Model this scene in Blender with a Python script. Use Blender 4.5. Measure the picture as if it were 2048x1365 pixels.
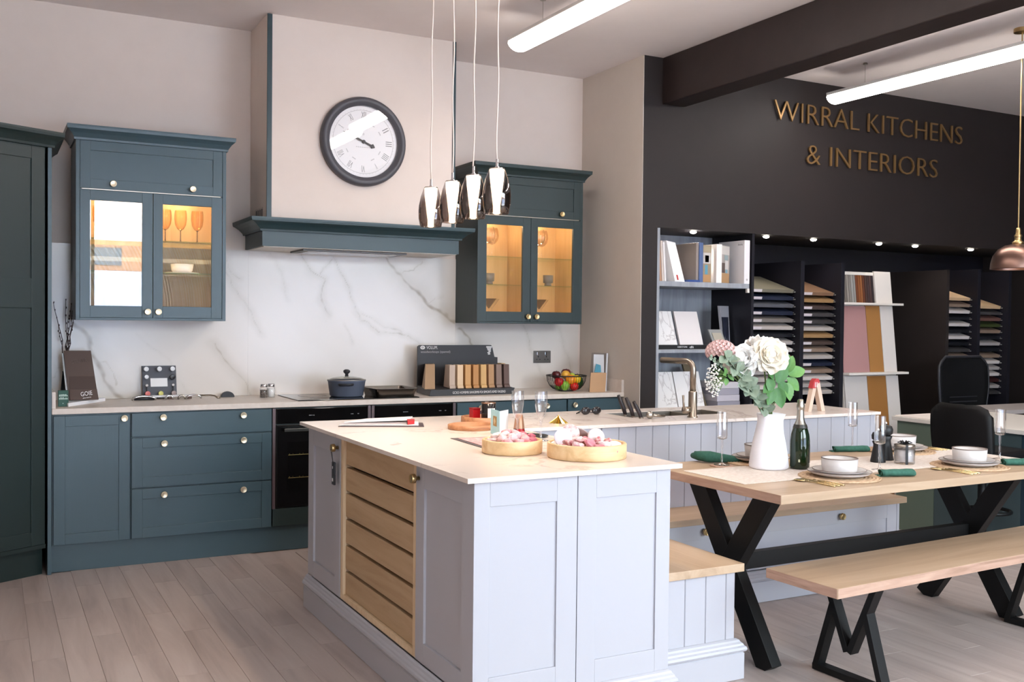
import bpy, bmesh, math, random
import numpy as np
from mathutils import Vector, Matrix, noise as mnoise
R = math.radians
random.seed(7)
for o in list(bpy.data.objects): bpy.data.objects.remove(o)
scn = bpy.context.scene
COL = scn.collection

# ---------------------------------------------------------------- camera
cam = bpy.data.cameras.new('camera'); co = bpy.data.objects.new('camera', cam); COL.objects.link(co)
cam.sensor_width = 36.0; cam.lens = 35.04; cam.clip_start = 0.05; cam.clip_end = 200
yaw, pit, rol = R(27.793), R(1.186), R(0.5995)
F = Vector((math.sin(yaw)*math.cos(pit), math.cos(yaw)*math.cos(pit), -math.sin(pit)))
Rt = Vector((math.cos(yaw), -math.sin(yaw), 0)); U = Rt.cross(F)
Rr = math.cos(rol)*Rt + math.sin(rol)*U; Ur = -math.sin(rol)*Rt + math.cos(rol)*U
m3 = Matrix((Rr, Ur, -F)).transposed()
co.matrix_world = Matrix.Translation((-0.3135, -6.5828, 1.42)) @ m3.to_4x4()
scn.camera = co

# ---------------------------------------------------------------- sky, exposure
scn.view_settings.view_transform = 'Standard'
scn.view_settings.look = 'None'
scn.view_settings.gamma = 1.0
scn.view_settings.use_curve_mapping = False
scn.view_settings.exposure = 0.62
scn.cycles.use_denoising = True
scn.cycles.max_bounces = 9; scn.cycles.diffuse_bounces = 5; scn.cycles.glossy_bounces = 4
scn.cycles.transparent_max_bounces = 24; scn.cycles.transmission_bounces = 6
scn.cycles.caustics_reflective = False; scn.cycles.caustics_refractive = False
scn.cycles.sample_clamp_indirect = 6.0
SKY = 13.0          # overcast daylight outside the shop windows
TUBE = 17.0         # ceiling tube diffusers
world = bpy.data.worlds.new('world'); scn.world = world; world.use_nodes = True
wb = world.node_tree.nodes['Background']; wb.inputs[0].default_value = (0.82, 0.91, 1.0, 1); wb.inputs[1].default_value = SKY
WINS = [(.1, 1.62, 0.25, 3.05), (2.75, 5.7, 0.25, 3.05)]     # shop windows in the front wall (x0,x1,z0,z1)
YF = -7.6
for (a, b, c, d) in WINS:
    L = bpy.data.lights.new('window_portal', 'AREA'); L.shape = 'RECTANGLE'; L.size = b-a; L.size_y = d-c
    L.cycles.is_portal = True
    lo = bpy.data.objects.new('window_portal', L); COL.objects.link(lo)
    lo.location = ((a+b)/2, YF+0.02, (c+d)/2); lo.rotation_euler = (R(90), 0, 0)

# ---------------------------------------------------------------- materials
def lin(h):
    h = h.lstrip('#'); v = [int(h[i:i+2], 16)/255 for i in (0, 2, 4)]
    return tuple(x/12.92 if x <= .04045 else ((x+.055)/1.055)**2.4 for x in v) + (1,)
def col(c): return lin(c) if isinstance(c, str) else tuple(c)[:3]+(1,)
MATS = {}
def mat(name, c=None, rough=.5, metal=0., spec=.5, emit=None, es=0., coat=0.):
    if name in MATS: return MATS[name]
    m = bpy.data.materials.new(name); m.use_nodes = True; MATS[name] = m
    b = m.node_tree.nodes['Principled BSDF']
    b.inputs['Base Color'].default_value = col(c or '#888888'); b.inputs['Roughness'].default_value = rough
    b.inputs['Metallic'].default_value = metal; b.inputs['Specular IOR Level'].default_value = spec
    b.inputs['Coat Weight'].default_value = coat
    if emit: b.inputs['Emission Color'].default_value = col(emit); b.inputs['Emission Strength'].default_value = es
    return m
def nd(m, t, **kw):
    n = m.node_tree.nodes.new(t)
    for k, v in kw.items():
        if hasattr(n, k): setattr(n, k, v)
        else: n.inputs[k.replace('_', ' ')].default_value = v
    return n
def lk(m, a, b): m.node_tree.links.new(a, b)
def coords(m, scale=(1, 1, 1), rnd=False, src='Object'):
    tc = nd(m, 'ShaderNodeTexCoord'); mp = nd(m, 'ShaderNodeMapping'); mp.inputs['Scale'].default_value = scale
    if rnd:
        oi = nd(m, 'ShaderNodeObjectInfo'); mu = nd(m, 'ShaderNodeVectorMath', operation='SCALE'); mu.inputs[0].default_value = (37, 53, 71)
        lk(m, oi.outputs['Random'], mu.inputs['Scale']); ad = nd(m, 'ShaderNodeVectorMath', operation='ADD')
        lk(m, tc.outputs[src], ad.inputs[0]); lk(m, mu.outputs[0], ad.inputs[1]); lk(m, ad.outputs[0], mp.inputs['Vector'])
    else: lk(m, tc.outputs[src], mp.inputs['Vector'])
    return mp.outputs[0]
def ramp(m, fac, stops):
    r = nd(m, 'ShaderNodeValToRGB'); e = r.color_ramp.elements
    while len(e) < len(stops): e.new(.5)
    for i, (p, c) in enumerate(stops): e[i].position = p; e[i].color = col(c)
    lk(m, fac, r.inputs[0]); return r.outputs[0]
def bump(m, h, strength=.1, dist=.002):
    b = nd(m, 'ShaderNodeBump', Strength=strength, Distance=dist); lk(m, h, b.inputs['Height'])
    lk(m, b.outputs[0], m.node_tree.nodes['Principled BSDF'].inputs['Normal'])
def noise(m, vec, scale, detail=3, rough=.5, dist=0.):
    n = nd(m, 'ShaderNodeTexNoise', Scale=scale, Detail=detail, Roughness=rough, Distortion=dist); lk(m, vec, n.inputs['Vector'])
    return n.outputs[0]
def wood(name, dark, mid, light, axis='x', rough=.5, rnd=True, sc=1., bs=.12, tint=.0):
    m = mat(name, mid, rough)
    s = {'x': (1.2, 14, 14), 'y': (14, 1.2, 14), 'z': (14, 14, 1.2)}[axis]
    v = coords(m, tuple(q*sc for q in s), rnd)
    n1 = noise(m, v, 1.6, 5, .6, .6)
    c = ramp(m, n1, [(.30, dark), (.5, mid), (.72, light)])
    if tint:
        oi = nd(m, 'ShaderNodeObjectInfo'); mr = nd(m, 'ShaderNodeMapRange'); mr.inputs['To Min'].default_value = 1-tint; mr.inputs['To Max'].default_value = 1+tint
        lk(m, oi.outputs['Random'], mr.inputs['Value']); hs = nd(m, 'ShaderNodeHueSaturation'); lk(m, mr.outputs[0], hs.inputs['Value']); lk(m, c, hs.inputs['Color']); c = hs.outputs[0]
    lk(m, c, m.node_tree.nodes['Principled BSDF'].inputs['Base Color'])
    n2 = noise(m, v, 6, 3, .6); bump(m, n2, bs, .001)
    return m
def speckle(name, a, b, scale=30, rough=.5, bs=0., spec=.5):
    m = mat(name, a, rough, spec=spec); v = coords(m); n = noise(m, v, scale, 4, .6)
    lk(m, ramp(m, n, [(.35, a), (.7, b)]), m.node_tree.nodes['Principled BSDF'].inputs['Base Color'])
    if bs: bump(m, n, bs, .002)
    return m
def thin_glass(name, tint=(1, 1, 1), refl=1.0, rough=.0, ior=1.45, edge=1., pwr=5.):
    m = mat(name); nt = m.node_tree; nt.nodes.remove(nt.nodes['Principled BSDF'])
    out = nt.nodes['Material Output']; t = nd(m, 'ShaderNodeBsdfTransparent'); t.inputs[0].default_value = col(tint)
    g = nd(m, 'ShaderNodeBsdfGlossy', Roughness=rough); g.inputs[0].default_value = (refl, refl, refl, 1)
    f0 = ((ior-1)/(ior+1))**2; lw = nd(m, 'ShaderNodeLayerWeight'); lw.inputs[0].default_value = .5; pw = nd(m, 'ShaderNodeMath', operation='POWER'); lk(m, lw.outputs['Facing'], pw.inputs[0]); pw.inputs[1].default_value = pwr
    if edge < 1: e3 = nd(m, 'ShaderNodeMath', operation='POWER'); lk(m, lw.outputs['Facing'], e3.inputs[0]); e3.inputs[1].default_value = 2.; lk(m, ramp(m, e3.outputs[0], [(0, tint), (1, tuple(q*edge for q in tint))]), t.inputs[0])
    f = nd(m, 'ShaderNodeMath', operation='MULTIPLY_ADD'); lk(m, pw.outputs[0], f.inputs[0]); f.inputs[1].default_value = 1-f0; f.inputs[2].default_value = f0; mx = nd(m, 'ShaderNodeMixShader')
    lk(m, f.outputs[0], mx.inputs[0]); lk(m, t.outputs[0], mx.inputs[1]); lk(m, g.outputs[0], mx.inputs[2]); lk(m, mx.outputs[0], out.inputs[0])
    return m
def emis(name, c, s):
    m = mat(name); nt = m.node_tree; nt.nodes.remove(nt.nodes['Principled BSDF']); e = nd(m, 'ShaderNodeEmission', Strength=s)
    e.inputs[0].default_value = col(c); lk(m, e.outputs[0], nt.nodes['Material Output'].inputs[0]); return m

def painted_grain(name, c, rough, axis='z', bs=.25):
    m = mat(name, c, rough); s = {'z': (60, 60, 2.5), 'x': (2.5, 60, 60)}[axis]
    n = noise(m, coords(m, s), 1.5, 4, .65); bump(m, n, bs, .0015); return m
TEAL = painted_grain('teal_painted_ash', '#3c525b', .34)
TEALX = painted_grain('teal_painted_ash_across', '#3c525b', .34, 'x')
TEAL_SHADED = painted_grain('shaded_teal_paint', '#1e2e2e', .42)  # same teal paint, darkened in colour for units that catch less light
LILAC = mat('pale_lilac_grey_paint', '#adacb3', .42)
WALL = speckle('beige_wall_paint', '#dccec4', '#dfd1c7', 6, .8, .03, .2)
MANT_SHADED = painted_grain('mantle_teal_shaded', '#2a3f44', .4, 'x')  # teal paint again, toned down in colour for the dimmer mantle
GREYWALL = speckle('greige_wall_paint', '#c9beb4', '#ccc1b7', 6, .8, .03, .2)
CEIL = speckle('ceiling_paint', '#e2d8d5', '#e5dbd8', 5, .85, .03, .2)
BLACKW = speckle('black_brown_wall_paint', '#26201f', '#292221', 5, .6, .04, .35)
BEAMM = speckle('dark_brown_gloss_paint', '#251c1b', '#2a201f', 9, .42, .06, .4)
BLACK = mat('matt_black', '#121214', .5)
BLACKM = mat('black_powder_coat', '#0b0b0c', .5, spec=.25)
BLKGL = mat('black_gloss_glass', '#050506', .06)
CHARC = mat('charcoal_plastic', '#26262c', .5)
SHELFB = mat('black_melamine', '#191820', .5, spec=.3)
BRASS = mat('brushed_brass', '#c4a878', .32, 1.)
BRASSP = mat('pale_satin_brass', '#dccbae', .35, 1.)
GOLD = mat('gold_cutlery', '#d2bb8c', .25, 1.)
STEEL = mat('brushed_steel', '#b3aca2', .3, 1.)
NICKEL = mat('brushed_warm_nickel', '#a3978a', .33, 1.)
CHROME = mat('chrome', '#d8d8da', .08, 1.)
GUN = mat('pewter_plate', '#6d6864', .35, 1.)
COPPER = mat('copper_brown_metal', '#85695f', .33, 1.)
WHITE = mat('white_card', '#eeecec', .6)
WHITEC = mat('white_ceramic', '#eeeef2', .35)
OFFW = mat('off_white_laminate', '#d9d2ca', .5)
GLASS = thin_glass('clear_glass', edge=.55, pwr=3.)
PANE = thin_glass('cabinet_pane', (.97, .97, .96), 1.0, 0., 1.85)
SHOPW = thin_glass('shop_window_glass', (.96, .98, .97))
GREENG = thin_glass('glass_shelf', (.80, .93, .88))
AMBER = thin_glass('amber_glass', (.93, .75, .48), edge=.5, pwr=3.)
SMOKE = thin_glass('smoked_glass', (.42, .40, .40), 1., .02, 1.6, .5, 3.)
OAK = wood('light_oak', '#a88a68', '#b79a77', '#c2a684', 'y', .5, True, .8)
OAKX = wood('light_oak_x', '#9f856b', '#ae947a', '#b9a087', 'x', .45, True, .5)
OAKY = wood('light_oak_y', '#a88d72', '#b79c81', '#c2a98f', 'y', .45, True, .5)
OAKZ = wood('light_oak_z', '#cdb08c', '#d9bf9c', '#e0c9a8', 'z', .55, True, .8)
OAKEND = wood('sawn_oak_edge', '#8f705c', '#a88674', '#b89884', 'y', .6, True, 1.6, .5)
OAKENDX = wood('sawn_oak_edge_x', '#8f705c', '#a88674', '#b89884', 'x', .6, True, 1.6, .5)
FLOORM = wood('grey_oak_vinyl', '#9c8d87', '#ac9d97', '#b7a9a3', 'y', .42, True, .55, .1, .05)
GREYOAK = wood('grey_oak_board', '#7f8189', '#95989f', '#a3a5ab', 'z', .55, True, .6)
ACACIA = wood('acacia_wood', '#8a5a3c', '#b07a55', '#c6946c', 'x', .45, True, 1.2)
BEECH = wood('pale_mango_wood', '#c9a273', '#dcbb8d', '#e6cba2', 'x', .45, True, .9)
WTOP = speckle('stone_beige_laminate', '#d3c6bb', '#dcd0c6', 25, .4, .02)

def marble(name, base, vein, sc, lo=.012):
    m = mat(name, base, .22); v = coords(m)
    n = noise(m, v, sc, 6, .6, .9); d = nd(m, 'ShaderNodeMath', operation='SUBTRACT'); d.inputs[1].default_value = .5; lk(m, n, d.inputs[0])
    a = nd(m, 'ShaderNodeMath', operation='ABSOLUTE'); lk(m, d.outputs[0], a.inputs[0])
    n2 = noise(m, v, sc*1.7, 2); g = nd(m, 'ShaderNodeMath', operation='MULTIPLY_ADD'); lk(m, n2, g.inputs[0]); g.inputs[1].default_value = -.055; g.inputs[2].default_value = .03
    sb = nd(m, 'ShaderNodeMath', operation='SUBTRACT'); lk(m, a.outputs[0], sb.inputs[0]); lk(m, g.outputs[0], sb.inputs[1])
    c = ramp(m, sb.outputs[0], [(0.0, vein), (lo, base)]); lk(m, c, m.node_tree.nodes['Principled BSDF'].inputs['Base Color']); return m
MARBLE = marble('pale_marble_stone', '#e2d5cc', '#cdbfb6', 1.3, .010)
TILE = marble('white_marble_sample', '#ece8e6', '#d3cdcb', 1.5, .003)
SPLASH = mat('marble_splashback', '#dedad4', .2)
at = nd(SPLASH, 'ShaderNodeAttribute', attribute_name='vein')
lk(SPLASH, ramp(SPLASH, at.outputs['Fac'], [(0, '#dfd7cf'), (.25, '#d1c9bf'), (.6, '#b3a798'), (1, '#938574')]), SPLASH.node_tree.nodes['Principled BSDF'].inputs['Base Color'])

# ---------------------------------------------------------------- mesh helpers
class MB:
    def __init__(s): s.bm = bmesh.new()
    def poly(s, pts, faces):
        v = [s.bm.verts.new(p) for p in pts]
        for f in faces:
            try: s.bm.faces.new([v[i] for i in f])
            except ValueError: pass
        return v
    def hexa(s, p):
        return s.poly(p, [(0, 3, 2, 1), (4, 5, 6, 7), (0, 1, 5, 4), (1, 2, 6, 5), (2, 3, 7, 6), (3, 0, 4, 7)])
    def box(s, x0, x1, y0, y1, z0, z1):
        return s.hexa([(x0, y0, z0), (x1, y0, z0), (x1, y1, z0), (x0, y1, z0), (x0, y0, z1), (x1, y0, z1), (x1, y1, z1), (x0, y1, z1)])
    def fbox(s, fr, u0, u1, v0, v1, n0, n1):
        O, A, N = fr; f = lambda u, v, n: O + A*u + N*n + Vector((0, 0, v))
        return s.hexa([f(u0, v0, n1), f(u1, v0, n1), f(u1, v0, n0), f(u0, v0, n0), f(u0, v1, n1), f(u1, v1, n1), f(u1, v1, n0), f(u0, v1, n0)])
    def obox(s, M, sx, sy, sz):
        c = [(-1, -1, -1), (1, -1, -1), (1, 1, -1), (-1, 1, -1), (-1, -1, 1), (1, -1, 1), (1, 1, 1), (-1, 1, 1)]
        return s.hexa([M @ Vector((a*sx/2, b*sy/2, d*sz/2)) for a, b, d in c])
    def bar(s, a, b, w, t, side=Vector((1, 0, 0))):
        a, b = Vector(a), Vector(b); d = (b-a); n = d.normalized(); k = (side - n*side.dot(n)).normalized(); q = n.cross(k)
        return s.hexa([a-k*t/2-q*w/2, a+k*t/2-q*w/2, a+k*t/2+q*w/2, a-k*t/2+q*w/2, b-k*t/2-q*w/2, b+k*t/2-q*w/2, b+k*t/2+q*w/2, b-k*t/2+q*w/2])
    def prism(s, pts, z0, z1):
        n = len(pts); v = [(x, y, z0) for x, y in pts]+[(x, y, z1) for x, y in pts]
        return s.poly(v, [tuple(range(n-1, -1, -1)), tuple(range(n, 2*n))]+[(i, (i+1) % n, n+(i+1) % n, n+i) for i in range(n)])
    def extr(s, pts3, d):
        n = len(pts3); d = Vector(d); v = [Vector(p) for p in pts3]; v += [p+d for p in v]
        return s.poly(v, [tuple(range(n-1, -1, -1)), tuple(range(n, 2*n))]+[(i, (i+1) % n, n+(i+1) % n, n+i) for i in range(n)])
    def lathe(s, prof, n=24, M=None, sq=None):
        M = M or Matrix(); rows = []
        for r, z in prof:
            if r < 1e-6: rows.append([s.bm.verts.new(M @ Vector((0, 0, z)))]); continue
            row = []
            for i in range(n):
                a = 2*math.pi*i/n; k = 1. if not sq else sq(a)
                row.append(s.bm.verts.new(M @ Vector((r*k*math.cos(a), r*k*math.sin(a), z))))
            rows.append(row)
        for a, b in zip(rows, rows[1:]):
            for i in range(n):
                j = (i+1) % n
                q = [a[0 if len(a) == 1 else i]]+([] if len(a) == 1 else [a[j]])+([b[j]] if len(b) > 1 else [])+[b[0 if len(b) == 1 else i]]
                if len(q) > 2:
                    try: s.bm.faces.new(q)
                    except ValueError: pass
        return rows
    def tube(s, pts, r, n=8, cap=True):
        pts = [Vector(p) for p in pts]; rows = []; up = None
        for i, p in enumerate(pts):
            d = (pts[min(i+1, len(pts)-1)]-pts[max(i-1, 0)]).normalized()
            if up is None: up = d.orthogonal().normalized()
            up = (up-d*up.dot(d)).normalized(); q = d.cross(up); rr = r[i] if isinstance(r, (list, tuple)) else r
            rows.append([s.bm.verts.new(p+(up*math.cos(2*math.pi*k/n)+q*math.sin(2*math.pi*k/n))*rr) for k in range(n)])
        for a, b in zip(rows, rows[1:]):
            for k in range(n): s.bm.faces.new((a[k], a[(k+1) % n], b[(k+1) % n], b[k]))
        if cap: s.bm.faces.new(rows[0][::-1]); s.bm.faces.new(rows[-1])
    def ball(s, c, r, u=16, v=10, jit=0., rot=None):
        rx, ry, rz = r if isinstance(r, (list, tuple)) else (r, r, r)
        M = Matrix.Translation(c) @ (rot.to_4x4() if rot else Matrix()) @ Matrix.Diagonal((rx, ry, rz, 1))
        g = bmesh.ops.create_uvsphere(s.bm, u_segments=u, v_segments=v, radius=1., matrix=M)
        if jit:
            for q in g['verts']: q.co += mnoise.noise_vector(q.co*40)*jit
        return g['verts']
    def sweep(s, path, prof, close=False):
        n = len(path); P = [Vector((a, b)) for a, b in path]; rows = []
        for i in range(n):
            d0 = (P[i]-P[i-1]).normalized() if (i > 0 or close) else None; d1 = (P[(i+1) % n]-P[i]).normalized() if (i < n-1 or close) else None
            n0 = Vector((d0.y, -d0.x)) if d0 else None; n1 = Vector((d1.y, -d1.x)) if d1 else None
            if n0 is None: mt = n1
            elif n1 is None: mt = n0
            else: mt = (n0+n1); mt = mt/max(.2, mt.dot(n0))
            rows.append([s.bm.verts.new((P[i].x+mt.x*o, P[i].y+mt.y*o, z)) for o, z in prof])
        k = len(prof)
        for i in range(n if close else n-1):
            a, b = rows[i], rows[(i+1) % n]
            for j in range(k): s.bm.faces.new((a[j], b[j], b[(j+1) % k], a[(j+1) % k]))
        if not close:
            s.bm.faces.new(rows[0]); s.bm.faces.new(rows[-1][::-1])
    def cells(s, xs, ys, holes, z0, z1, keep=None):
        V = {}
        def g(i, j, k):
            if (i, j, k) not in V: V[(i, j, k)] = s.bm.verts.new((xs[i], ys[j], (z0, z1)[k]))
            return V[(i, j, k)]
        on = lambda i, j: 0 <= i < len(xs)-1 and 0 <= j < len(ys)-1 and (i, j) not in holes
        for i in range(len(xs)-1):
            for j in range(len(ys)-1):
                if not on(i, j): continue
                s.bm.faces.new((g(i, j, 1), g(i+1, j, 1), g(i+1, j+1, 1), g(i, j+1, 1))); s.bm.faces.new((g(i, j, 0), g(i, j+1, 0), g(i+1, j+1, 0), g(i+1, j, 0)))
                for (di, dj, a, b) in ((0, -1, (i, j), (i+1, j)), (1, 0, (i+1, j), (i+1, j+1)), (0, 1, (i+1, j+1), (i, j+1)), (-1, 0, (i, j+1), (i, j))):
                    if not on(i+di, j+dj): s.bm.faces.new((g(*a, 0), g(*b, 0), g(*b, 1), g(*a, 1)))
    def smooth(s):
        for f in s.bm.faces: f.smooth = True
        return s
    def build(s, name, m, parent=None, smooth=False, bevel=0., w=True, seg=2, loc=None, sub=0, solid=0.):
        if smooth: s.smooth()
        bmesh.ops.recalc_face_normals(s.bm, faces=s.bm.faces)
        me = bpy.data.meshes.new(name)
        if parent is not None and w:
            t = parent
            while t.parent: t = t.parent
            off = t.get('_o'); 
            if off is not None: bmesh.ops.translate(s.bm, verts=s.bm.verts, vec=-Vector(off))
        elif loc is not None: bmesh.ops.translate(s.bm, verts=s.bm.verts, vec=-Vector(loc))
        s.bm.to_mesh(me); s.bm.free()
        for q in (m if isinstance(m, (list, tuple)) else [m]): me.materials.append(q)
        o = bpy.data.objects.new(name, me); COL.objects.link(o)
        if parent is not None: o.parent = parent
        elif loc is not None: o.location = loc
        if solid: md = o.modifiers.new('solid', 'SOLIDIFY'); md.thickness = solid; md.offset = 0
        if bevel:
            md = o.modifiers.new('bevel', 'BEVEL'); md.width = bevel; md.segments = seg; md.limit_method = 'ANGLE'; md.angle_limit = R(40); md.harden_normals = False
        if sub: md = o.modifiers.new('sub', 'SUBSURF'); md.levels = sub; md.render_levels = sub
        return o
def thing(name, label, cat, loc=(0, 0, 0), rz=0., group=None, local=False):
    o = bpy.data.objects.new(name, None); COL.objects.link(o); o.empty_display_size = .05
    o.location = loc; o.rotation_euler = (0, 0, rz); o['label'] = label; o['category'] = cat
    if group: o['group'] = group
    if not local and not rz: o['_o'] = list(loc)
    return o
def tag(o, label, cat, group=None, kind=None):
    o['label'] = label; o['category'] = cat
    if group: o['group'] = group
    if kind: o['kind'] = kind
    return o
def struct(name, mb, m, parent=None, **k):
    o = mb.build(name, m, parent, **k)
    if parent is None: o['kind'] = 'structure'
    return o
def dup(root, loc, rz=None, label=None, group=None):
    r = root.copy(); COL.objects.link(r); r.location = loc
    if rz is not None: r.rotation_euler = (r.rotation_euler[0], r.rotation_euler[1], rz)
    if label: r['label'] = label
    if group: r['group'] = group
    for ch in list(root.children):
        c = ch.copy(); COL.objects.link(c); c.parent = r
        for g in ch.children:
            d = g.copy(); COL.objects.link(d); d.parent = c
    return r
def FR(x, y, z=0., u=(1, 0), n=(0, -1)): return (Vector((x, y, z)), Vector((u[0], u[1], 0)), Vector((n[0], n[1], 0)))
def shaker(mb, fr, u0, u1, v0, v1, rail=.058, t=.02, rec=.007, bot=None, panel=True):
    b = bot or rail
    mb.fbox(fr, u0, u0+rail, v0, v1, 0, t); mb.fbox(fr, u1-rail, u1, v0, v1, 0, t)
    mb.fbox(fr, u0+rail, u1-rail, v0, v0+b, 0, t-.0003); mb.fbox(fr, u0+rail, u1-rail, v1-rail, v1, 0, t-.0003)
    if panel: mb.fbox(fr, u0+rail-.001, u1-rail+.001, v0+b-.001, v1-rail+.001, 0, t-rec)
def knob(parent, p, n, mt, r=.019, d=.026, name='knob'):
    n = Vector(n).normalized(); M = Matrix.Translation(p) @ n.to_track_quat('Z', 'Y').to_matrix().to_4x4()
    mb = MB(); mb.lathe([(0, 0), (r*.45, 0), (r*.4, d*.4), (r*.95, d*.5), (r, d*.62), (r*.97, d*.93), (r*.9, d), (r*.8, d*.97), (0, d*.93)], 20, M)
    return mb.build(name, mt, parent, smooth=True)
def text_mesh(s, size=1., ext=.0, font=None, align='CENTER'):
    cu = bpy.data.curves.new('t', 'FONT'); cu.body = s; cu.offset = font or 0.; cu.size = size; cu.extrude = ext; cu.align_x = align; cu.resolution_u = 3
    o = bpy.data.objects.new('t', cu); COL.objects.link(o)
    dg = bpy.context.evaluated_depsgraph_get(); me = bpy.data.meshes.new_from_object(o.evaluated_get(dg))
    bpy.data.objects.remove(o); bpy.data.curves.remove(cu); return me
def text_part(s, M, w, h, mt, parent, name='lettering', ext=.0006, split=None, thin=0.):
    """text fitted into w x h, centred at M (local x right, y up, z towards the reader)"""
    me = text_mesh(s, 1., 0., thin)
    vs = [v.co for v in me.vertices]; x0 = min(v.x for v in vs); x1 = max(v.x for v in vs); y0 = min(v.y for v in vs); y1 = max(v.y for v in vs)
    bm = bmesh.new(); bm.from_mesh(me); bpy.data.meshes.remove(me)
    g = bmesh.ops.extrude_face_region(bm, geom=bm.faces[:]); bmesh.ops.translate(bm, verts=[e for e in g['geom'] if isinstance(e, bmesh.types.BMVert)], vec=(0, 0, 1))
    bmesh.ops.remove_doubles(bm, verts=bm.verts, dist=1e-4)
    for v in bm.verts: v.co = M @ Vector(((v.co.x-(x0+x1)/2)*w/(x1-x0), (v.co.y-(y0+y1)/2)*h/(y1-y0), v.co.z*ext))
    mb = MB(); mb.bm.free(); mb.bm = bm
    return mb.build(name, mt, parent)
def RX(p, up=(0, 0, 1), n=(0, -1, 0)):
    n = Vector(n).normalized(); up = Vector(up); up = (up-n*up.dot(n)).normalized(); x = up.cross(n)
    return Matrix.Translation(p) @ Matrix((x, up, n)).transposed().to_4x4()
# ---------------------------------------------------------------- room shell
ZC = 3.286; XW = 3.75; YD = -.807; XL = -1.6; XR = 8.4; SOF = 2.09
mb = MB(); mb.box(XL-.1, XR+.1, YF-.1, .1, -.06, -.004); fl = struct('floor', mb, FLOORM)
W_, L_ = .1245, .92
def plank_mesh(length):
    mb = MB(); g = .0005
    mb.box(-W_/2+g, W_/2-g, -length/2+g, length/2-g, -.006, 0)
    bmesh.ops.bevel(mb.bm, geom=[e for e in mb.bm.edges if e.verts[0].co.z > -.001 and e.verts[1].co.z > -.001], offset=.0007, segments=1, affect='EDGES')
    o = mb.build('plank', FLOORM); me = o.data; bpy.data.objects.remove(o); return me
PM = plank_mesh(L_)
def hidden(x, y):      # under cabinets and island
    return (y > -.62 and x < 3.75) or (1.1 < x < 1.85 and -3.6 < y < -1.8) or (1.85 < x < 4.2 and -2.6 < y < -1.85)
k = 0
for i in range(60):
    x = -.96+i*W_
    if x > 5.9: break
    off = (i*0.37 % 1)*L_
    for j in range(9):
        y = -.62-off+L_/2-j*L_
        lim = -3.7 if x < 1.1 else -4.85
        if y < lim-.3 or y > -.2: continue
        if hidden(x, y+L_/2-.05) and hidden(x, y-L_/2+.05): continue
        if x > 1.1 and y > -1.0: continue
        if x > 5.35 and y < -1.6: continue
        o = bpy.data.objects.new('plank', PM); COL.objects.link(o); o.parent = fl; o.location = (x, y, 0); k += 1
mb = MB()
for (a, b, c, d) in ((XL, -.96-W_/2, YF, 0), (5.9, XR, YF, 0), (-.96-W_/2, 5.9, YF, -5.4)): mb.box(a, b, c, d, -.006, -.001)
mb.build('plank_field', FLOORM, fl)['kind'] = 'stuff'

mb = MB(); mb.box(XL-.1, XR+.1, YF-.1, .1, ZC, ZC+.1); struct('ceiling', mb, CEIL)
mb = MB(); mb.box(XL-.1, XW, 0, .1, -.05, ZC+.05); struct('wall_back', mb, WALL)
mb = MB(); mb.box(XL-.1, XL, YF, 0, -.05, ZC+.05); struct('wall_left', mb, WALL)
mb = MB(); mb.box(XW, XW+.004, YD-.0005, .05, -.05, ZC+.05); struct('wall_return', mb, GREYWALL)
mb = MB(); mb.box(XW+.0041, 3.886, YD, YD+.05, -.05, SOF); mb.box(3.886, XR, YD, YD+.05, SOF, ZC+.05); mb.box(XW+.0041, 3.886, YD, YD+.05, SOF, ZC+.05); mb.box(XW+.045, XR, YD+.05, -.02, SOF, SOF+.03); struct('wall_alcove_front', mb, BLACKW)
mb = MB(); mb.box(XW+.045, XR, -.02, .1, -.05, ZC+.05); struct('wall_alcove_back', mb, SHELFB)
mb = MB(); mb.box(XR, XR+.1, YF, .1, -.05, ZC+.05); struct('wall_right', mb, BLACKW)
mb = MB(); xs = [XL-.1, WINS[0][0], WINS[0][1], WINS[1][0], WINS[1][1], XR+.1]
for i in (0, 2, 4): mb.box(xs[i], xs[i+1], YF-.1, YF, -.05, ZC+.05)
for (a, b, c, d) in WINS: mb.box(a, b, YF-.1, YF, -.05, c); mb.box(a, b, YF-.1, YF, d, ZC+.05)
struct('wall_front', mb, WALL)
for k, (a, b, c, d) in enumerate(WINS):
    w = bpy.data.objects.new('window_%d' % (k+1), None); COL.objects.link(w); w['kind'] = 'structure'; w['_o'] = [0, 0, 0]
    mb = MB()
    for q in (a, b-.05): mb.box(q, q+.05, YF-.09, YF-.02, c, d)
    for q in (c, d-.05): mb.box(a, b, YF-.09, YF-.02, q, q+.05)
    n = 2 if k == 0 else 3
    for i in range(1, n): mb.box(a+(b-a)*i/n-.02, a+(b-a)*i/n+.02, YF-.08, YF-.03, c, d)
    mb.build('window_frame', CHARC, w); mb = MB(); mb.box(a+.05, b-.05, YF-.058, YF-.052, c+.05, d-.05); mb.build('pane', SHOPW, w)
# boxed steel beam across the ceiling
mb = MB(); mb.box(3.91, 4.11, YF, YD, 2.96, ZC); struct('trim_1', mb, BEAMM, bevel=.006)
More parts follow.
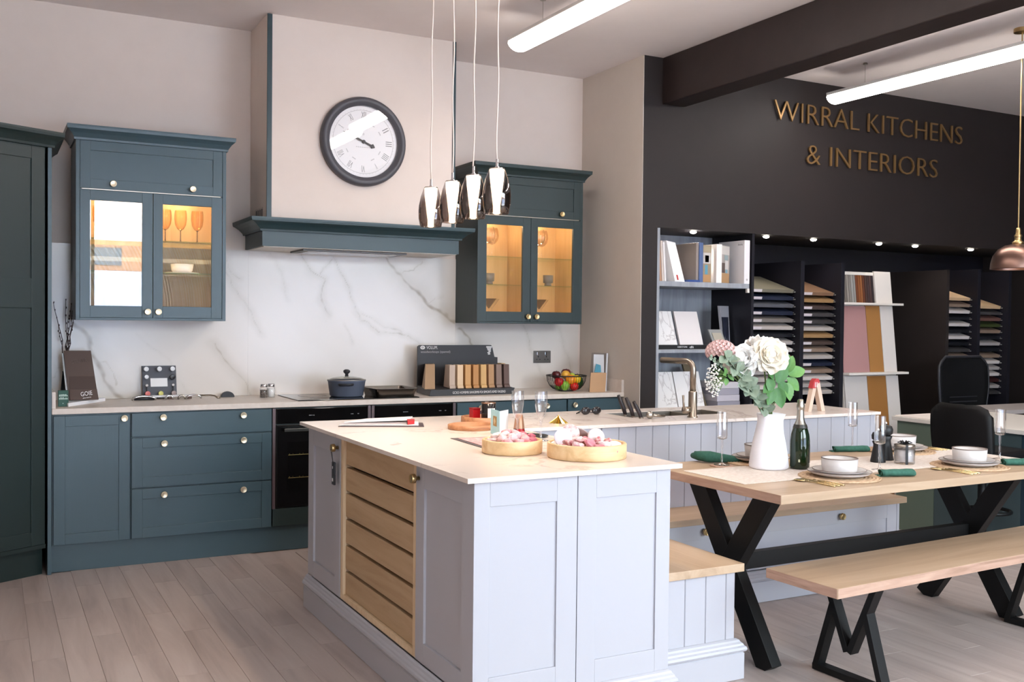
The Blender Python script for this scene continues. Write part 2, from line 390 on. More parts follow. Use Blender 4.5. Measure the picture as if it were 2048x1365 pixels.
# street outside
mb = MB(); mb.box(-30, 30, -30, YF-.12, -.3, -.12); struct('street', mb, speckle('pale_paving', '#c2c3c8', '#d0d1d6', 4, .8))
bl = thing('building', 'brick building with sash windows across the street outside', 'building', (2, -22, -.12))
mb = MB(); mb.box(-14, 18, -24, -22, -.12, 3.4); mb.build('wall', speckle('street_brick', '#a8795f', '#bd8f74', 3, .8), bl); mb = MB(); mb.box(-13.5, 17.5, -22.2, -21.9, -.1, 2.6); mb.build('shopfront', mat('pale_blue_shopfront', '#b9c0d8', .4), bl)
for i in range(9):
    mb = MB(); mb.box(-11+i*3.1, -9.6+i*3.1, -22.06, -21.95, 2.75, 3.2); mb.build('window', mat('dark_window', '#59636e', .15), bl)

# ---------------------------------------------------------------- cabinetry along the back wall
CORN = [(.0, 0), (.012, 0), (.014, .012), (.02, .02), (.033, .036), (.05, .05), (.06, .056), (.062, .07), (.062, .08), (.0, .08)]
def cornice(mb, path, z, s=1., h=1.): mb.sweep(path, [(o*s-.001 if o else -.03, z+q*h) for o, q in CORN])
# tall diagonal larder on the left
dv = Vector((-.88, -.475)).normalized(); nv = Vector((dv.y, -dv.x)) if dv.y < 0 else Vector((-dv.y, dv.x))
if nv.y > 0: nv = -nv
t = thing('tall_larder_cabinet', 'tall shade-darkened teal corner larder cabinet at the left edge with cornice', 'cabinet', (-.4, -.5, 0))
A = Vector((-.022, -.612)); B = A+dv*.70
mb = MB(); mb.prism([tuple(A-nv*.022), tuple(B-nv*.022), (B.x, -.02), (A.x, -.02)], .16, 2.345); mb.build('carcass', TEAL_SHADED, t)
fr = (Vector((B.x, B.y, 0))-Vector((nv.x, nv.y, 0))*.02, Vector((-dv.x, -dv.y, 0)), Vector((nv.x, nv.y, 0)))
mb = MB(); shaker(mb, fr, .01, .685, .175, 2.335, .075, .02, .007); mb.fbox(fr, .085, .61, 1.46, 1.62, 0, .0195); mb.build('door', TEAL_SHADED, t, bevel=.0015)
mb = MB(); mb.prism([tuple(A-nv*.05), tuple(B-nv*.05), (B.x, -.02), (A.x, -.02)], 0, .155); mb.build('plinth', TEAL_SHADED, t)
mb = MB(); mb.fbox(fr, 0, .695, .15, .172, -.01, .012); mb.build('bottom_rail', TEAL_SHADED, t)
mb = MB(); cornice(mb, [(B.x, B.y), (A.x+.024, A.y), (A.x+.024, -.02)], 2.33); mb.build('cornice', TEAL_SHADED, t)
mb = MB(); mb.box(-.021, -.001, -.614, 0, 0, 2.33); mb.build('end_panel', TEAL, t, bevel=.001)

def base_unit(name, label, x0, x1, drawers=None, door=None, knobs=(), mt=TEAL):
    t = thing(name, label, 'cabinet', ((x0+x1)/2, -.3, 0)); t['_o'] = list(t.location)
    mb = MB(); mb.box(x0, x1, -.584, -.005, .15, .876); mb.build('carcass', mt, t)
    fr = FR(0, -.585)
    if door:
        mb = MB(); shaker(mb, fr, x0+.006, x1-.004, .157, .868); d = mb.build('door', TEAL, t, bevel=.0012)
        for kx, kz in door: knob(d, (kx, -.605, kz), (0, -1, 0), BRASSP)
    for (z0, z1, flat, ks) in drawers or ():
        mb = MB()
        if flat: mb.fbox(fr, x0+.004, x1-.004, z0, z1, 0, .02)
        else: shaker(mb, fr, x0+.004, x1-.004, z0, z1)
        d = mb.build('drawer', TEALX, t, bevel=.0012)
        for kx, kz in ks: knob(d, (kx, -.605, kz), (0, -1, 0), BRASSP)
    return t
base_unit('base_cabinet', 'teal base cupboard with one shaker door beside the tall larder', .003, .406, door=[(.371, .846)])
base_unit('drawer_cabinet', 'teal three drawer base unit with six pale brass knobs left of the ovens', .408, 1.210,
    drawers=[(.737, .870, True, [(.580, .844), (1.034, .840)]), (.446, .729, False, [(.586, .694), (1.036, .692)]), (.157, .438, False, [(.586, .400), (1.036, .397)])])
base_unit('drawer_cabinet', 'teal drawer unit with shade-darkened carcass under the worktop right of the ovens', 2.43, 3.278,
    drawers=[(.737, .870, True, [(2.60, .834), (3.109, .832)]), (.157, .729, False, [(2.60, .69), (3.109, .69)])], mt=TEAL_SHADED)
base_unit('drawer_cabinet', 'teal drawer unit with shade-darkened carcass below the fruit bowl at the end of the run', 3.282, 3.735,
    drawers=[(.737, .870, True, [(3.335, .832)]), (.157, .729, False, [(3.335, .69)])], mt=TEAL_SHADED)
def oven(label, x0, x1, grp):
    t = thing('built_in_oven', label, 'oven', ((x0+x1)/2, -.3, .15))
    mb = MB(); mb.box(x0, x1, -.575, -.005, .15, .876); mb.build('housing', TEAL_SHADED, t)
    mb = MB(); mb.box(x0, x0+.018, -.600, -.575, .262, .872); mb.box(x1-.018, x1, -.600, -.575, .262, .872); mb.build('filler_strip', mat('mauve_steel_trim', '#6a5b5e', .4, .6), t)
    mb = MB(); mb.box(x0+.002, x1-.002, -.604, -.575, .157, .262); mb.build('lower_panel', TEAL_SHADED, t, bevel=.001)
    mb = MB(); mb.box(x0+.022, x1-.022, -.605, -.58, .778, .868); cp = mb.build('control_panel', BLKGL, t, bevel=.002)
    dig = mat('dim_display_digits', '#9b9aa0', .5)
    mb = MB()
    for (u, n) in ((.30, 6), (.34, 3), (.74, 3), (.80, 3)):
        for q in range(n):
            if (q*7+int(u*100)) % 5: mb.box(x0+.03+u*(x1-x0)+q*.006, x0+.033+u*(x1-x0)+q*.006, -.6062, -.605, .822, .827)
    mb.build('display', dig, cp)
    mb = MB(); mb.box(x0+.022, x1-.022, -.605, -.58, .268, .770)
    d = mb.build('door', mat('oven_black', '#0a0a0c', .12), t, bevel=.003)
    mb = MB(); mb.box(x0+.09, x1-.09, -.6065, -.6045, .36, .665); mb.build('window', BLKGL, d)
    mb = MB(); mb.box(x0+.06, x1-.06, -.648, -.636, .732, .752)
    for q in (x0+.09, x1-.1): mb.box(q, q+.012, -.637, -.604, .736, .748)
    mb.build('handle', mat('dark_steel', '#55524f', .3, 1.), d, bevel=.002)
    mb = MB()
    for z in (.445, .585):
        mb.box(x0+.095, x1-.095, -.6078, -.6066, z, z+.004)
        for q in range(18): mb.box(x0+.1+q*.021, x0+.104+q*.021, -.6078, -.6066, z+.006+(q % 3)*.002, z+.010)
    mb.build('oven_rack', mat('rack_brass', '#a99a62', .4, .8), d)
    return t
oven('black built-in oven under the left side of the hob', 1.213, 1.835, None)
oven('black built-in oven right of the other, mostly hidden by the island', 1.842, 2.425, None)
mb = MB(); mb.box(.0, 3.73, -.566, -.548, .0, .149); tag(mb.build('plinth', TEALX, None, bevel=.001, loc=(1.9, -.557, 0)), 'long teal plinth board under the base cabinets', 'plinth')
t = thing('worktop', 'beige stone-effect worktop along the back wall with low end upstands', 'worktop', (1.9, -.3, .88))
mb = MB(); mb.box(0, 3.748, -.618, -.001, .8785, .91); mb.build('slab', WTOP, t, bevel=.002)
mb = MB(); mb.box(.001, .02, -.6, -.012, .9102, 1.0); mb.build('upstand', WTOP, t, bevel=.001)
mb = MB(); mb.box(3.727, 3.748, -.615, -.012, .9102, 1.0); mb.build('upstand', WTOP, t, bevel=.001)
# marble splashback: three slabs, veins as an attribute of the stone
VE = [[(.16,1.38),(.22,1.32),(.25,1.21),(.29,1.14),(.32,1.03),(.39,.95),(.44,.9)],[(.27,1.14),(.34,1.14),(.4,1.01)],[(1.05,1.71),(1.13,1.58),(1.21,1.46),(1.28,1.32)],[(1.06,1.79),(1.08,1.7),(1.15,1.67)],
[(.99,1.24),(1.08,1.11),(1.18,1.0),(1.23,.91)],[(1.54,1.86),(1.61,1.73),(1.72,1.68),(1.68,1.55),(1.73,1.44)],[(1.68,1.72),(1.77,1.82)],[(1.78,1.84),(1.86,1.69),(1.91,1.55),(1.97,1.41),(2.11,1.34),(2.32,1.31),(2.4,1.24)],
[(1.97,1.45),(2.1,1.41),(2.19,1.36),(2.26,1.33)],[(2.13,1.86),(2.22,1.75),(2.37,1.63),(2.49,1.52),(2.61,1.46),(2.68,1.42)],[(2.26,1.73),(2.37,1.77),(2.43,1.84)],[(2.49,1.54),(2.57,1.6)],[(1.86,1.38),(1.9,1.24)],
[(2.71,1.37),(2.81,1.29),(2.85,1.2)],[(3.26,1.39),(3.36,1.12),(3.46,.97),(3.55,.91)],[(3.53,1.39),(3.6,1.2),(3.66,1.04)],[(1.34,1.85),(1.41,1.74),(1.46,1.54)],[(.04,1.03),(.07,1.09),(.1,1.11)],[(2.3,1.3),(2.5,1.2),(2.62,1.0)],[(.5,1.3),(.7,1.15),(.8,.95)]]
VW = [1.5*q for q in [.017, .01, .007, .006, .008, .006, .004, .005, .006, .017, .007, .005, .003, .013, .005, .004, .004, .006, .003, .003]]
VS = [1., .6, .55, .5, .7, .7, .6, .6, .45, 1., .65, .6, .35, .8, .5, .4, .35, .5, .25, .2]
def vein_grid(x0, x1, z0, z1, y, cs=.0065):
    nx = int((x1-x0)/cs)+1; nz = int((z1-z0)/cs)+1
    X, Z = np.meshgrid(np.linspace(x0, x1, nx), np.linspace(z0, z1, nz))
    def wob(s, ph): return np.sin(X*11*s+Z*7*s+ph)*.5+np.sin(X*23*s-Z*17*s+2*ph)*.3+np.sin(X*41*s+Z*53*s+ph*3)*.2
    PX = X+.018*wob(1, 1)+.008*wob(2.6, 4); PZ = Z+.018*wob(1.1, 2.3)+.008*wob(2.9, 1)
    V = np.zeros_like(X)
    for pl, w, sg in zip(VE, VW, VS):
        D = np.full_like(X, 9.)
        for (ax, az), (bx, bz) in zip(pl, pl[1:]):
            dx, dz = bx-ax, bz-az; q = np.clip(((PX-ax)*dx+(PZ-az)*dz)/(dx*dx+dz*dz), 0, 1)
            D = np.minimum(D, np.hypot(PX-ax-q*dx, PZ-az-q*dz))
        ww = w*(.75+.5*wob(.9, w*900))
        ww = np.maximum(ww, w*.3)
        V = np.maximum(V, sg*np.clip(1.15-D/ww, 0, 1)*(.72+.28*wob(3.3, 2)))
        V = np.maximum(V, sg*.30*np.exp(-(D/(w*3.5))**2))
    V = np.clip(V+.05*wob(.6, 3), 0, 1)
    vs = np.stack([X.ravel(), np.full(X.size, y), Z.ravel()], 1)
    idx = np.arange(nx*nz).reshape(nz, nx); fs = np.stack([idx[:-1, :-1], idx[:-1, 1:], idx[1:, 1:], idx[1:, :-1]], -1).reshape(-1, 4)
    return vs, fs, V.ravel()
t = thing('marble_splashback', 'white marble splashback with taupe veins behind the worktop', 'splashback', (1.8, 0, .91)); off = np.array(t.location)
for (a, b, c, d) in ((.001, 1.1976, .911, 1.857), (1.198, 2.685, .911, 1.857), (2.6855, 3.727, .911, 1.40)):
    vs, fs, V = vein_grid(a, b, c, d, -.012)
    ring = [(a, -.001, c), (b, -.001, c), (b, -.001, d), (a, -.001, d)]; nv_ = len(vs); nx = int((b-a)/.0065)+1
    cr = [0, nx-1, nv_-1, nv_-nx]
    me = bpy.data.meshes.new('slab'); me.from_pydata((np.vstack([vs, ring])-off).tolist(), [], fs.tolist()+[(cr[i], nv_+i, nv_+(i+1) % 4, cr[(i+1) % 4]) for i in range(4)])
    at = me.attributes.new('vein', 'FLOAT', 'POINT'); at.data.foreach_set('value', np.concatenate([V, np.zeros(4)]).astype(np.float32))
    me.materials.append(SPLASH); o = bpy.data.objects.new('slab', me); COL.objects.link(o); o.parent = t

# glass fronted wall cabinets
INT = wood('cabinet_oak_lining', '#c79d6a', '#d3aa78', '#dbb686', 'z', .55, False, .7)
LEDW = emis('warm_cabinet_led', (1., .74, .42), 30.); ADDED_STRIP = emis('added_strip_glow', (1., .76, .48), 18.)
def wall_cab(label, x0, x1, yf, doors, flap, glass, shelves, fl_knobs, d_knobs, mt, kn, led):
    t = thing('glazed_wall_cabinet', label, 'cabinet', ((x0+x1)/2, -.17, 1.397)); yc = yf+.02; z0, z1 = 1.397, 2.44
    mb = MB(); mb.box(x0, x0+.018, yc, -.002, z0, z1); mb.box(x1-.018, x1, yc, -.002, z0, z1); mb.box(x0+.018, x1-.018, yc, -.002, z1-.02, z1); mb.box(x0+.018, x1-.018, yc, -.002, z0, z0+.018); mb.box(x0+.018, x1-.018, yc+.02, -.002, 2.145, 2.16)
    mb.box(x0, x0+.021, yf, yc, z0, z1); mb.box(x1-.021, x1, yf, yc, z0, z1); mb.box(x0+.021, x1-.021, yf, yc, z0, z0+.014)
    mb.build('carcass', mt, t, bevel=.001)
    mb = MB(); mb.box(x0+.019, x1-.019, -.012, -.004, z0+.019, 2.144); mb.box(x0+.0185, x0+.022, yc+.002, -.012, z0+.019, 2.144); mb.box(x1-.022, x1-.0185, yc+.002, -.012, z0+.019, 2.144); mb.box(x0+.022, x1-.022, yc+.002, -.012, z0+.0185, z0+.022); mb.box((x0+x1)/2-.009, (x0+x1)/2+.009, yc+.002, -.013, z0+.022, 2.143)
    mb.build('lining', INT, t)
    fr = FR(0, yc)
    mb = MB(); shaker(mb, fr, flap[0], flap[1], 2.156, 2.43, .055, .02, .007); f = mb.build('flap_door', mt, t, bevel=.0012)
    for kx in fl_knobs: knob(f, (kx, yf, 2.188), (0, -1, 0), kn)
    mb = MB(); mb.box(flap[0]+.01, flap[1]-.01, yf-.001, yf+.004, 2.1505, 2.1545); mb.build('edge_strip', STEEL, t)
    for (a, b), (g0, g1), kx in zip(doors, glass, d_knobs):
        mb = MB(); mb.fbox(fr, a, g0, 1.412, 2.148, 0, .02); mb.fbox(fr, g1, b, 1.412, 2.148, 0, .02); mb.fbox(fr, g0, g1, 1.412, 1.481, 0, .0197); mb.fbox(fr, g0, g1, 2.089, 2.148, 0, .0197)
        d = mb.build('door', mt, t, bevel=.0012); mb = MB(); mb.box(g0-.003, g1+.003, yf+.008, yf+.0115, 1.478, 2.092); mb.build('glass_pane', PANE, d)
        knob(d, (kx, yf, 1.448), (0, -1, 0), kn)
    for z in shelves:
        mb = MB(); mb.box(x0+.024, x1-.024, yc+.03, -.014, z-.006, z); mb.build('glass_shelf', GREENG, t)
    for gx in [(g[0]+g[1])/2 for g in glass]:
        mb = MB(); mb.lathe([(0, 2.136), (.022, 2.136), (.022, 2.1435), (0, 2.1435)], 16, Matrix.Translation((gx, -.15, 0))); mb.build('led_light', LEDW, t)
        L = bpy.data.lights.new('cabinet_led', 'POINT'); L.energy = led*.8; L.color = (1., .74, .45); L.shadow_soft_size = .02
        lo = bpy.data.objects.new('cabinet_led', L); COL.objects.link(lo); lo.location = (gx, -.15, 2.125)
    for q in (x0+.03, (x0+x1)/2-.024, (x0+x1)/2+.012, x1-.042): mb = MB(); mb.box(q, q+.012, yc+.003, yc+.009, 1.43, 2.13); mb.build('added_light_strip', ADDED_STRIP, t)  # unseen glowing strips added behind the frames to even the interior light
    mb = MB(); cornice(mb, [(x0, -.003), (x0, yf-.002), (x1, yf-.002), (x1, -.003)], 2.43, .8, 1.0)
    mb.box(x0, x1, yf, -.003, 2.44, 2.505); mb.build('cornice', mt, t)
    return t
wall_cab('teal wall cabinet with two glass doors left of the extractor chimney', .137, .981, -.36, [(.159, .556), (.559, .958)], (.159, .958), [(.213, .497), (.613, .896)], (1.686, 1.877), (.336, .782), (.527, .587), TEAL, BRASSP, 2.2)
wall_cab('shade-darkened teal wall cabinet with two glass doors right of the extractor chimney', 2.687, 3.536, -.367, [(2.706, 3.105), (3.108, 3.515)], (2.706, 3.515), [(2.757, 3.042), (3.163, 3.457)], (1.673, 1.871), (2.87, 3.352), (3.082, 3.151), TEAL_SHADED, BRASS, 2.2)

# extractor chimney and mantle
t = thing('extractor_chimney', 'beige boxed extractor chimney with teal corner trims and a teal mantle', 'chimney', (1.84, -.2, 1.86))
mb = MB(); mb.box(1.21, 2.469, -.447, -.002, 2.02, ZC-.001); mb.build('breast', WALL, t)
for a, b in ((1.206, 1.236), (2.450, 2.473)): mb = MB(); mb.box(a, b, -.453, -.442, 2.02, ZC-.003); mb.build('corner_trim', MANT_SHADED, t, bevel=.001)
mb = MB(); mb.box(1.179, 2.5025, -.4576, -.002, 1.862, 1.96); mb.build('pelmet', MANT_SHADED, t, bevel=.001)
mb = MB(); cornice(mb, [(1.179, -.003), (1.179, -.4576), (2.5025, -.4576), (2.5025, -.003)], 1.953, 1.35, 1.); mb.box(1.17, 2.51, -.465, -.003, 1.97, 2.03); mb.build('mantle_cornice', MANT_SHADED, t)
mb = MB(); mb.box(1.19, 2.49, -.447, -.012, 1.858, 1.8615); mb.build('underside', OFFW, t)
mb = MB(); mb.box(1.45, 2.15, -.40, -.10, 1.846, 1.8575); h = mb.build('extractor_hood', mat('dark_hood_steel', '#4a4644', .35, .7), t, bevel=.002)
mb = MB(); mb.box(1.49, 2.11, -.37, -.13, 1.8435, 1.8458); mb.build('filter_glass', mat('pale_hood_glass', '#bab3ac', .15), h)
mb = MB()
for i in range(4): mb.box(1.2065, 1.2095, -.34+i*.048, -.318+i*.048, 2.035, 2.10)
mb.build('vent_slots', CHARC, t)
mb = MB(); mb.box(1.2072, 1.2096, -.36, -.15, 2.032, 2.11); mb.build('vent_plate', GREYWALL, t)
# clock
t = thing('wall_clock', 'large round wall clock with charcoal frame and roman numerals', 'clock', (1.822, -.449, 2.554))
RM = Matrix.Translation((1.822, -.449, 2.554)) @ Matrix.Rotation(R(90), 4, 'X')
mb = MB(); mb.lathe([(.228, .012), (.228, .026), (.232, .034), (.243, .036), (.248, .044), (.262, .048), (.277, .042), (.284, .028), (.285, .0), (.228, .0), (.228, .012)], 64, RM); mb.build('frame', mat('charcoal_clock_frame', '#4b4a50', .45), t, smooth=True)
mb = MB(); mb.lathe([(0, .008), (.229, .008), (.229, .012), (0, .012)], 64, RM); fc = mb.build('dial', mat('clock_dial', '#fdfafa', .6), t)
ink = mat('clock_grey_ink', '#9a9696', .6); inkl = mat('clock_faint_ink', '#d3cfcf', .6)
mb = MB(); mb.lathe([(.2005, .0121), (.2035, .0121), (.2035, .0125), (.2005, .0125), (.2005, .0121)], 64, RM)
for i in range(60):
    a = 2*math.pi*i/60; q = RM @ Matrix.Rotation(-a, 4, 'Z') @ Matrix.Translation((0, .207, .0124)); mb.obox(q, .0018, .005, .0006)
mb.build('minute_track', inkl, fc)
for i, s in enumerate(['XII', 'I', 'II', 'III', 'IIII', 'V', 'VI', 'VII', 'VIII', 'IX', 'X', 'XI']):
    M = RM @ Matrix.Rotation(-2*math.pi*i/12, 4, 'Z') @ Matrix.Translation((0, .172, .0122)); text_part(s, M, {1: .008, 2: .021, 3: .031, 4: .036}[len(s)], .042, ink, fc, 'numeral')
mb = MB()
for i in range(12):
    if i % 3: M = RM @ Matrix.Rotation(-2*math.pi*i/12, 4, 'Z') @ Matrix.Translation((0, .125, .0124)); mb.obox(M, .026, .006, .0005)
for i in range(8): mb.obox(RM @ Matrix.Translation((-.045+i*.0125, -.034, .0124)), .008, .005, .0005)
for i in range(6): mb.obox(RM @ Matrix.Rotation(i, 4, 'Z') @ Matrix.Translation((0, .0, .0)) @ Matrix.Translation((0, .055, .0124)) if i == 0 else RM @ Matrix.Translation((-.006+i*.002, .045+(i % 2)*.006, .0124)), .006, .003, .0005)
mb.build('dial_mark', inkl, fc)
hb = mat('black_clock_hand', '#2b2728', .5)
for nm, ang, ln, z in (('hour_hand', 294.5, .105, .016), ('minute_hand', 292, .150, .019)):
    M = RM @ Matrix.Rotation(-R(ang), 4, 'Z'); mb = MB()
    pts = [(-.004, -.05), (.004, -.05), (.015, -.062), (0, -.082), (-.015, -.062)]
    mb.extr([M @ Vector((x, y, z)) for x, y in pts], M.to_3x3() @ Vector((0, 0, .0015)))
    pts = [(-.0055, -.055), (.0055, -.055), (.0055, ln*.48), (.018, ln*.62), (.0045, ln*.8), (0, ln), (-.0045, ln*.8), (-.018, ln*.62), (-.0055, ln*.48)]
    mb.extr([M @ Vector((x, y, z)) for x, y in pts], M.to_3x3() @ Vector((0, 0, .0015))); mb.build(nm, hb, t)
mb = MB(); mb.lathe([(0, .014), (.012, .014), (.012, .022), (.006, .025), (0, .025)], 16, RM); mb.build('hub', hb, t)
mb = MB(); mb.lathe([(0, .0275), (.2285, .0275), (.2285, .0295), (0, .0295)], 64, RM); mb.build('glass', GLASS, t)
# ---------------------------------------------------------------- lights of the showroom
TUBEM = emis('tube_diffuser', (1., .93, .86), TUBE)
tubem2 = mat('white_metal', '#d8d4d0', .5)
def tube_light(label, x, y0, y1, z, yawd=0.):
    t = thing('ceiling_tube_light', label, 'light', (x, (y0+y1)/2, z), 0, 'suspended tube lights')
    n = 9; w, h = .075, .055
    prof = [(-w+.004, .018), (-w+.004, 0)]+[(-w*math.cos(math.pi*i/n), -h*math.sin(math.pi*i/n)) for i in range(n+1)][0:]+[(w-.004, .018)]
    arc = [(-w*math.cos(R(2+176*i/16)), -h*math.sin(R(2+176*i/16))) for i in range(17)]
    mb = MB(); mb.extr([(x+a, y0, z+b) for a, b in arc], (0, y1-y0, 0)); mb.build('diffuser', TUBEM, t, bevel=.02, seg=3)
    mb = MB(); mb.box(x-w-.002, x+w+.002, y0+.004, y1-.004, z+.0005, z+.022); mb.build('housing', tubem2, t, bevel=.003)
    for q in (y0+.35*(y1-y0 > 0)-.0, y1-.3):
        mb = MB(); mb.tube([(x, q, z+.021), (x, q, ZC-.012)], .0016, 6); mb.lathe([(0, 0), (.018, 0), (.014, .011), (0, .012)], 12, Matrix.Translation((x, q, ZC-.012))); mb.build('suspension_wire', STEEL, t)
tube_light('long glowing tube light above the kitchen left of the dark beam', 2.535, -2.72, -1.22, 3.10)
tube_light('second tube light in line, above the island behind the first', 2.60, -4.75, -2.95, 3.10)
tube_light('long glowing tube light right of the dark beam before the lettering', 5.235, -3.10, -1.12, 3.10)
tube_light('tube light on the front side of the dining area', 5.25, -5.3, -3.5, 3.10)
# pendants over the island
PEND = emis('pendant_glow', (1., .80, .55), 6.)
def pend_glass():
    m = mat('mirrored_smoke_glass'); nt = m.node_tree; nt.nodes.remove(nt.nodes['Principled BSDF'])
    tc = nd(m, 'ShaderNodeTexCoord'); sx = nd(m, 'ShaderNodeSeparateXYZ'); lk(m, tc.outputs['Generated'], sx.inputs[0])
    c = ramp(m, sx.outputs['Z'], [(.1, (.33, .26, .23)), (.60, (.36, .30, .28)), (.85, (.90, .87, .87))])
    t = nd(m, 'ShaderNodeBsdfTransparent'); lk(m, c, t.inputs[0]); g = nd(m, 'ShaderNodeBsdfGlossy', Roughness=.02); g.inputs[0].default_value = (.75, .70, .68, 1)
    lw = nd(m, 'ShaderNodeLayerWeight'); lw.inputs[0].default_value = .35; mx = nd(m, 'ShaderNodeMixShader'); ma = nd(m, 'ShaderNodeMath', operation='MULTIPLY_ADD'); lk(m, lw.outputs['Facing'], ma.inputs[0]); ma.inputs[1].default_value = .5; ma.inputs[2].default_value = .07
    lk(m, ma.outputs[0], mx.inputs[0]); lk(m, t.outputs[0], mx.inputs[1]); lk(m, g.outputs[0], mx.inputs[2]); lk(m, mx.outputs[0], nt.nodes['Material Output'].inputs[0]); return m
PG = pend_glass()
CORD = mat('white_cord', '#e8d8cc', .5)
def pendant(label, x, y):
    zt = 2.03
    t = thing('pendant_lamp', label, 'lamp', (x, y, zt), 0, 'smoked glass pendants over the island')
    T = Matrix.Translation((x, y, 0))
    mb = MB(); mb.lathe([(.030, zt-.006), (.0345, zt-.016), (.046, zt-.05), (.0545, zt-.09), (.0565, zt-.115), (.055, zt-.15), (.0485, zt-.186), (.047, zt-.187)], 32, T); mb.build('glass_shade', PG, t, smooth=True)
    mb = MB(); mb.lathe([(0, zt-.012), (.030, zt-.012), (.027, zt-.055), (.020, zt-.115), (.0145, zt-.155), (.0145, zt-.184), (.009, zt-.187), (0, zt-.187)], 24, T); mb.build('glowing_cone', PEND, t, smooth=True)
    mb = MB(); mb.lathe([(0, zt-.011), (.030, zt-.011), (.030, zt-.006), (.012, zt-.004), (.006, zt+.002), (.005, zt+.03), (0, zt+.03)], 24, T); mb.build('chrome_cap', CHROME, t, smooth=True)
    rr = random.Random(int(-y*1000)); ph = rr.random()*6
    mb = MB(); mb.tube([(x+.0035*math.sin(i*.55+ph), y+.002*math.cos(i*.4+ph), zt+.03+(ZC-.02-zt-.03)*i/30) for i in range(31)], .0032, 6); mb.build('cord', CORD, t, smooth=True)
    mb = MB(); mb.lathe([(0, ZC-.03), (.03, ZC-.03), (.035, ZC-.022), (.035, ZC-.001), (0, ZC-.001)], 20, T); mb.build('ceiling_rose', CHROME, t, smooth=True)
    L = bpy.data.lights.new('pendant_bulb', 'SPOT'); L.energy = 8.; L.color = (1., .80, .60); L.shadow_soft_size = .03; L.spot_size = R(118); L.spot_blend = .6
    lo = bpy.data.objects.new('pendant_bulb', L); COL.objects.link(lo); lo.location = (x, y, zt-.195)
for y, s in zip((-2.372, -2.609, -2.821, -3.037), ('farthest of the four over the island', 'second from the far end of the four', 'third from the far end of the four', 'nearest of the four over the island')):
    pendant('smoked glass pendant lamp on a pale cord, '+s, 1.48, y)
# copper dome pendant over the desk
t = thing('dome_pendant_lamp', 'copper brown dome pendant lamp with brass fitting at the right edge', 'lamp', (5.435, -2.5, 1.78)); T = Matrix.Translation((5.435, -2.5, 1.775))
mb = MB(); mb.lathe([(.158, 0), (.158, .006), (.155, .04), (.143, .085), (.115, .125), (.075, .15), (.04, .157), (.028, .158)], 40, T); mb.build('shade', COPPER, t, smooth=True, solid=.0015)
mb = MB(); mb.lathe([(.03, .156), (.034, .165), (.034, .172), (.022, .18), (.019, .20), (.023, .205), (.023, .215), (.015, .222), (.015, .25), (.010, .262), (0, .263)], 20, T); mb.build('brass_fitting', BRASS, t, smooth=True)
mb = MB(); mb.tube([(5.435, -2.5, 2.035), (5.435, -2.5, ZC-.02)], .004, 8); mb.build('cord', BRASS, t); mb = MB(); mb.lathe([(0, ZC-.03), (.05, ZC-.025), (.05, ZC-.001), (0, ZC-.001)], 20, Matrix.Translation((5.435, -2.5, 0))); mb.build('ceiling_rose', BRASS, t)
mb = MB(); mb.ball((5.435, -2.5, 1.83), .03); mb.build('bulb', emis('bulb_glow', (1., .6, .3), 8.), t, smooth=True)
# recessed spots under the alcove soffit
SPOT = emis('downlight_glow', (1., .92, .80), 40.)
for i, x in enumerate((4.285, 4.985, 5.475, 6.20, 6.63, 7.33, 7.85)):
    n = ('first', 'second', 'third', 'fourth', 'fifth', 'sixth', 'seventh')[i]
    t = thing('downlight', 'small white downlight under the black soffit, %s from the left' % n, 'light', (x, -.66, SOF), 0, 'downlights over the sample racks')
    mb = MB(); mb.lathe([(0, SOF-.018), (.014, SOF-.016), (.022, SOF-.010), (.025, SOF-.002), (0, SOF-.002)], 20, Matrix.Translation((x, -.70, 0))); mb.build('lens', SPOT, t, smooth=True)
    mb = MB(); mb.lathe([(.0255, SOF-.004), (.032, SOF-.003), (.032, SOF-.0003), (.0255, SOF-.0003), (.0255, SOF-.004)], 20, Matrix.Translation((x, -.70, 0))); mb.build('ring', BLACK, t)
    L = bpy.data.lights.new('downlight', 'SPOT'); L.energy = 11. if i == 0 else 2.6; L.color = (1., .9, .8); L.spot_size = R(120); L.spot_blend = .7; L.shadow_soft_size = .03
    lo = bpy.data.objects.new('downlight_beam', L); COL.objects.link(lo); lo.location = (x, -.70, SOF-.022)

# ---------------------------------------------------------------- island and peninsula
t = thing('island_worktop', 'L-shaped pale marble worktop over island and peninsula with sink cut-out', 'worktop', (2.4, -2.3, .8935))
mb = MB(); mb.cells([1.05, 1.905, 2.72, 3.40, 4.296], [-3.7026, -2.458, -2.20, -1.93, -1.7615], {(1, 0), (2, 0), (3, 0), (2, 2)}, .8935, .91); mb.build('slab', MARBLE, t, bevel=.0012)
BMOLD = [(.0, .002), (.022, .002), (.022, .104), (.019, .108), (.026, .113), (.029, .121), (.027, .130), (.021, .135), (.019, .142), (.013, .148), (.010, .155), (.003, .160), (.0, .160)]
IX0, IX1, IY0, IY1 = 1.088, 1.872, -3.672, -1.79
isl = thing('kitchen_island', 'lilac grey kitchen island with shaker panels and an oak slatted unit', 'kitchen island', (1.48, -2.7, 0))
mb = MB(); mb.box(IX0+.02, IX1, IY0+.02, -3.175, .0, .893); mb.box(IX0+.02, IX1, -2.29, IY1, .0, .893); mb.box(IX0+.075, IX1, -3.175, -2.29, .16, .893); mb.box(IX0+.02, IX1, -3.175, -2.29, 0, .16); mb.build('carcass', LILAC, isl)
mb = MB(); mb.sweep([(IX0, IY1), (IX0, IY0), (IX1, IY0), (IX1, IY0+.14)], BMOLD); mb.build('plinth_moulding', LILAC, isl)
fl_ = FR(IX0+.02, 0, 0, (0, -1), (-1, 0))      # faces -x, u = -y
